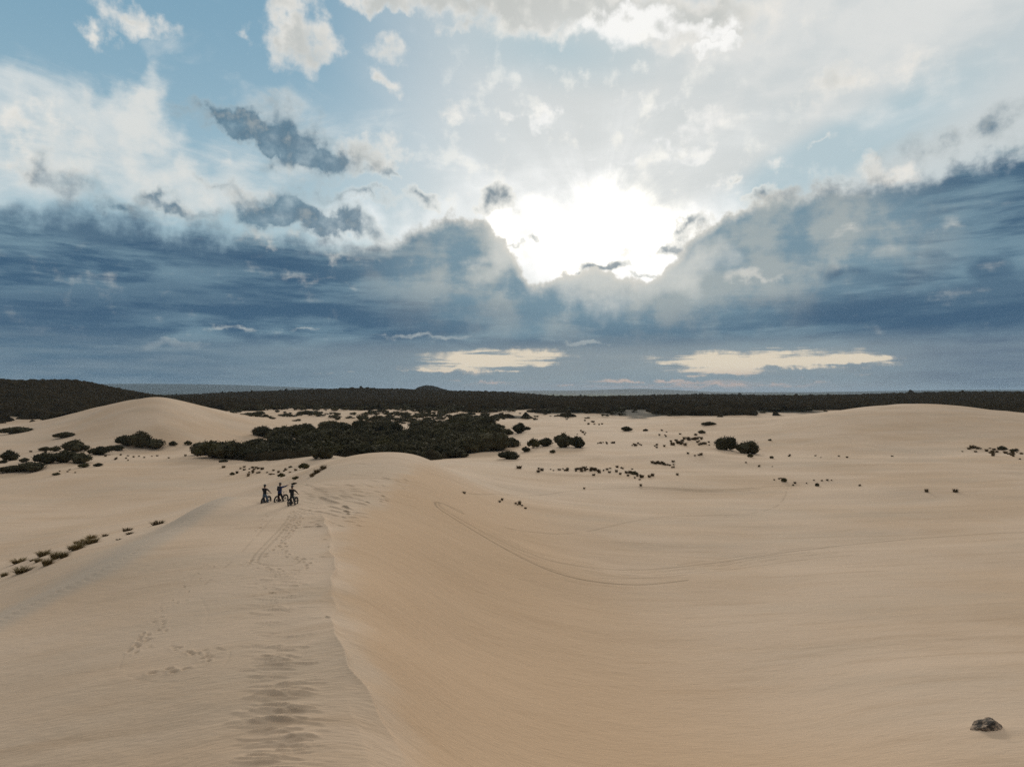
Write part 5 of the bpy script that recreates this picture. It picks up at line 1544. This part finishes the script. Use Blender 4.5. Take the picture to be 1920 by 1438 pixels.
pS = Vector((-.12, 0, .9))
p2, i2 = rider(dict(label='middle rider in navy jacket astride a bicycle and pointing to the right', px=-.10, hip=.98, lean=.08, twist=-.25, feet={1: (-.02, .24, 0), -1: (.12, -.24, 0)}, hands={1: wr(g2_[1], 1), -1: Vector((-.06, -.17, 1.44)) + pt},
                elbow={1: (-.3, 1, -.5), -1: (0, 0, -1)}, fing={1: (0, 0, -1), -1: (0, 0, -1)}, curl={1: .8, -1: .1}, head=-.45, hair=.11, peak=False, bulk=1.18, hem=-.06, top=M_NAVY, legs=M_BLACK))
p3, i3 = rider(dict(label='rightmost rider standing astride in black jacket and charcoal trousers', px=-.08, hip=.96, lean=.06, twist=-.1, feet={1: (-.05, .22, 0), -1: (-.02, -.26, 0)}, hands={s: wr(g3[s], s) for s in (-1, 1)},
                elbow={1: (-.3, 1, -.5), -1: (-.3, -1, -.5)}, fing={1: (0, 0, -1), -1: (0, 0, -1)}, curl={1: .8, -1: .8}, head=-.35, hair=.12, peak=True, bulk=1.12, hem=-.02, top=M_BLACK, legs=M_CHAR))
# the middle rider's day pack
bm = bmesh.new(); bmesh.ops.create_cube(bm, size=1)
bmesh.ops.bevel(bm, geom=bm.edges[:] + bm.verts[:], offset=.22, segments=4, affect='EDGES', profile=.6)
for v in bm.verts: v.co = Vector((v.co.x * .15 * (1 - .25 * v.co.z), v.co.y * .27, v.co.z * .40))
me = bpy.data.meshes.new('backpack'); bm.to_mesh(me); bm.free(); me.materials.append(M_PACK); me.polygons.foreach_set('use_smooth', [True] * len(me.polygons))
pack = link('backpack', me); tag(pack, 'small dark backpack on the back of the middle rider', 'backpack')
pack.location = i2['chest'] + i2['up'] * .01 + Vector((-.185, -.0, 0)); pack.rotation_euler = (0, .08, -.25)
link('pocket', tubes('pocket', [((-.075, -.07, -.09), (-.075, .07, -.09), .05, .05)], M_PACK, 12), pack)
link('strap', tubes('strap', [((.06, .085, .16), (.14, .095, .20), .012, .012), ((.06, -.085, .16), (.14, -.095, .20), .012, .012), ((.14, .095, .20), (.26, .09, .12), .012, .012), ((.14, -.095, .20), (.26, -.09, .12), .012, .012)], M_PACK, 6), pack)
bpy.context.view_layer.update()
set_on_ground([b1, p1], 494, 948.5, H1)
set_on_ground([b2, p2, pack], 520, 945.0, H2)
set_on_ground([b3, p3], 544, 950.5, H3)


# ------------------------------------------------------------------ the air between here and the horizon
def haze():
    bm = bmesh.new(); bmesh.ops.create_cube(bm, size=1.0)
    me = bpy.data.meshes.new('haze'); bm.to_mesh(me); bm.free()
    o = link('haze', me)
    lo, hi = float(CAM_H + GZ2.min()) - 1.0, float(CAM_H + GZ2.max()) + 12.0
    o.scale = (62000, 62000, hi - lo); o.location = (0, 0, (hi + lo) / 2)
    m = bpy.data.materials.new('haze_air'); m.use_nodes = True
    nt = m.node_tree; nt.nodes.clear()
    pv = nt.nodes.new('ShaderNodeVolumePrincipled'); out = nt.nodes.new('ShaderNodeOutputMaterial')
    pv.inputs['Color'].default_value = (.60, .80, 1.0, 1); pv.inputs['Density'].default_value = 3.4e-5; pv.inputs['Anisotropy'].default_value = 0.0
    nt.links.new(pv.outputs[0], out.inputs['Volume'])
    me.materials.append(m)
    tag(o, kind='stuff')


haze()
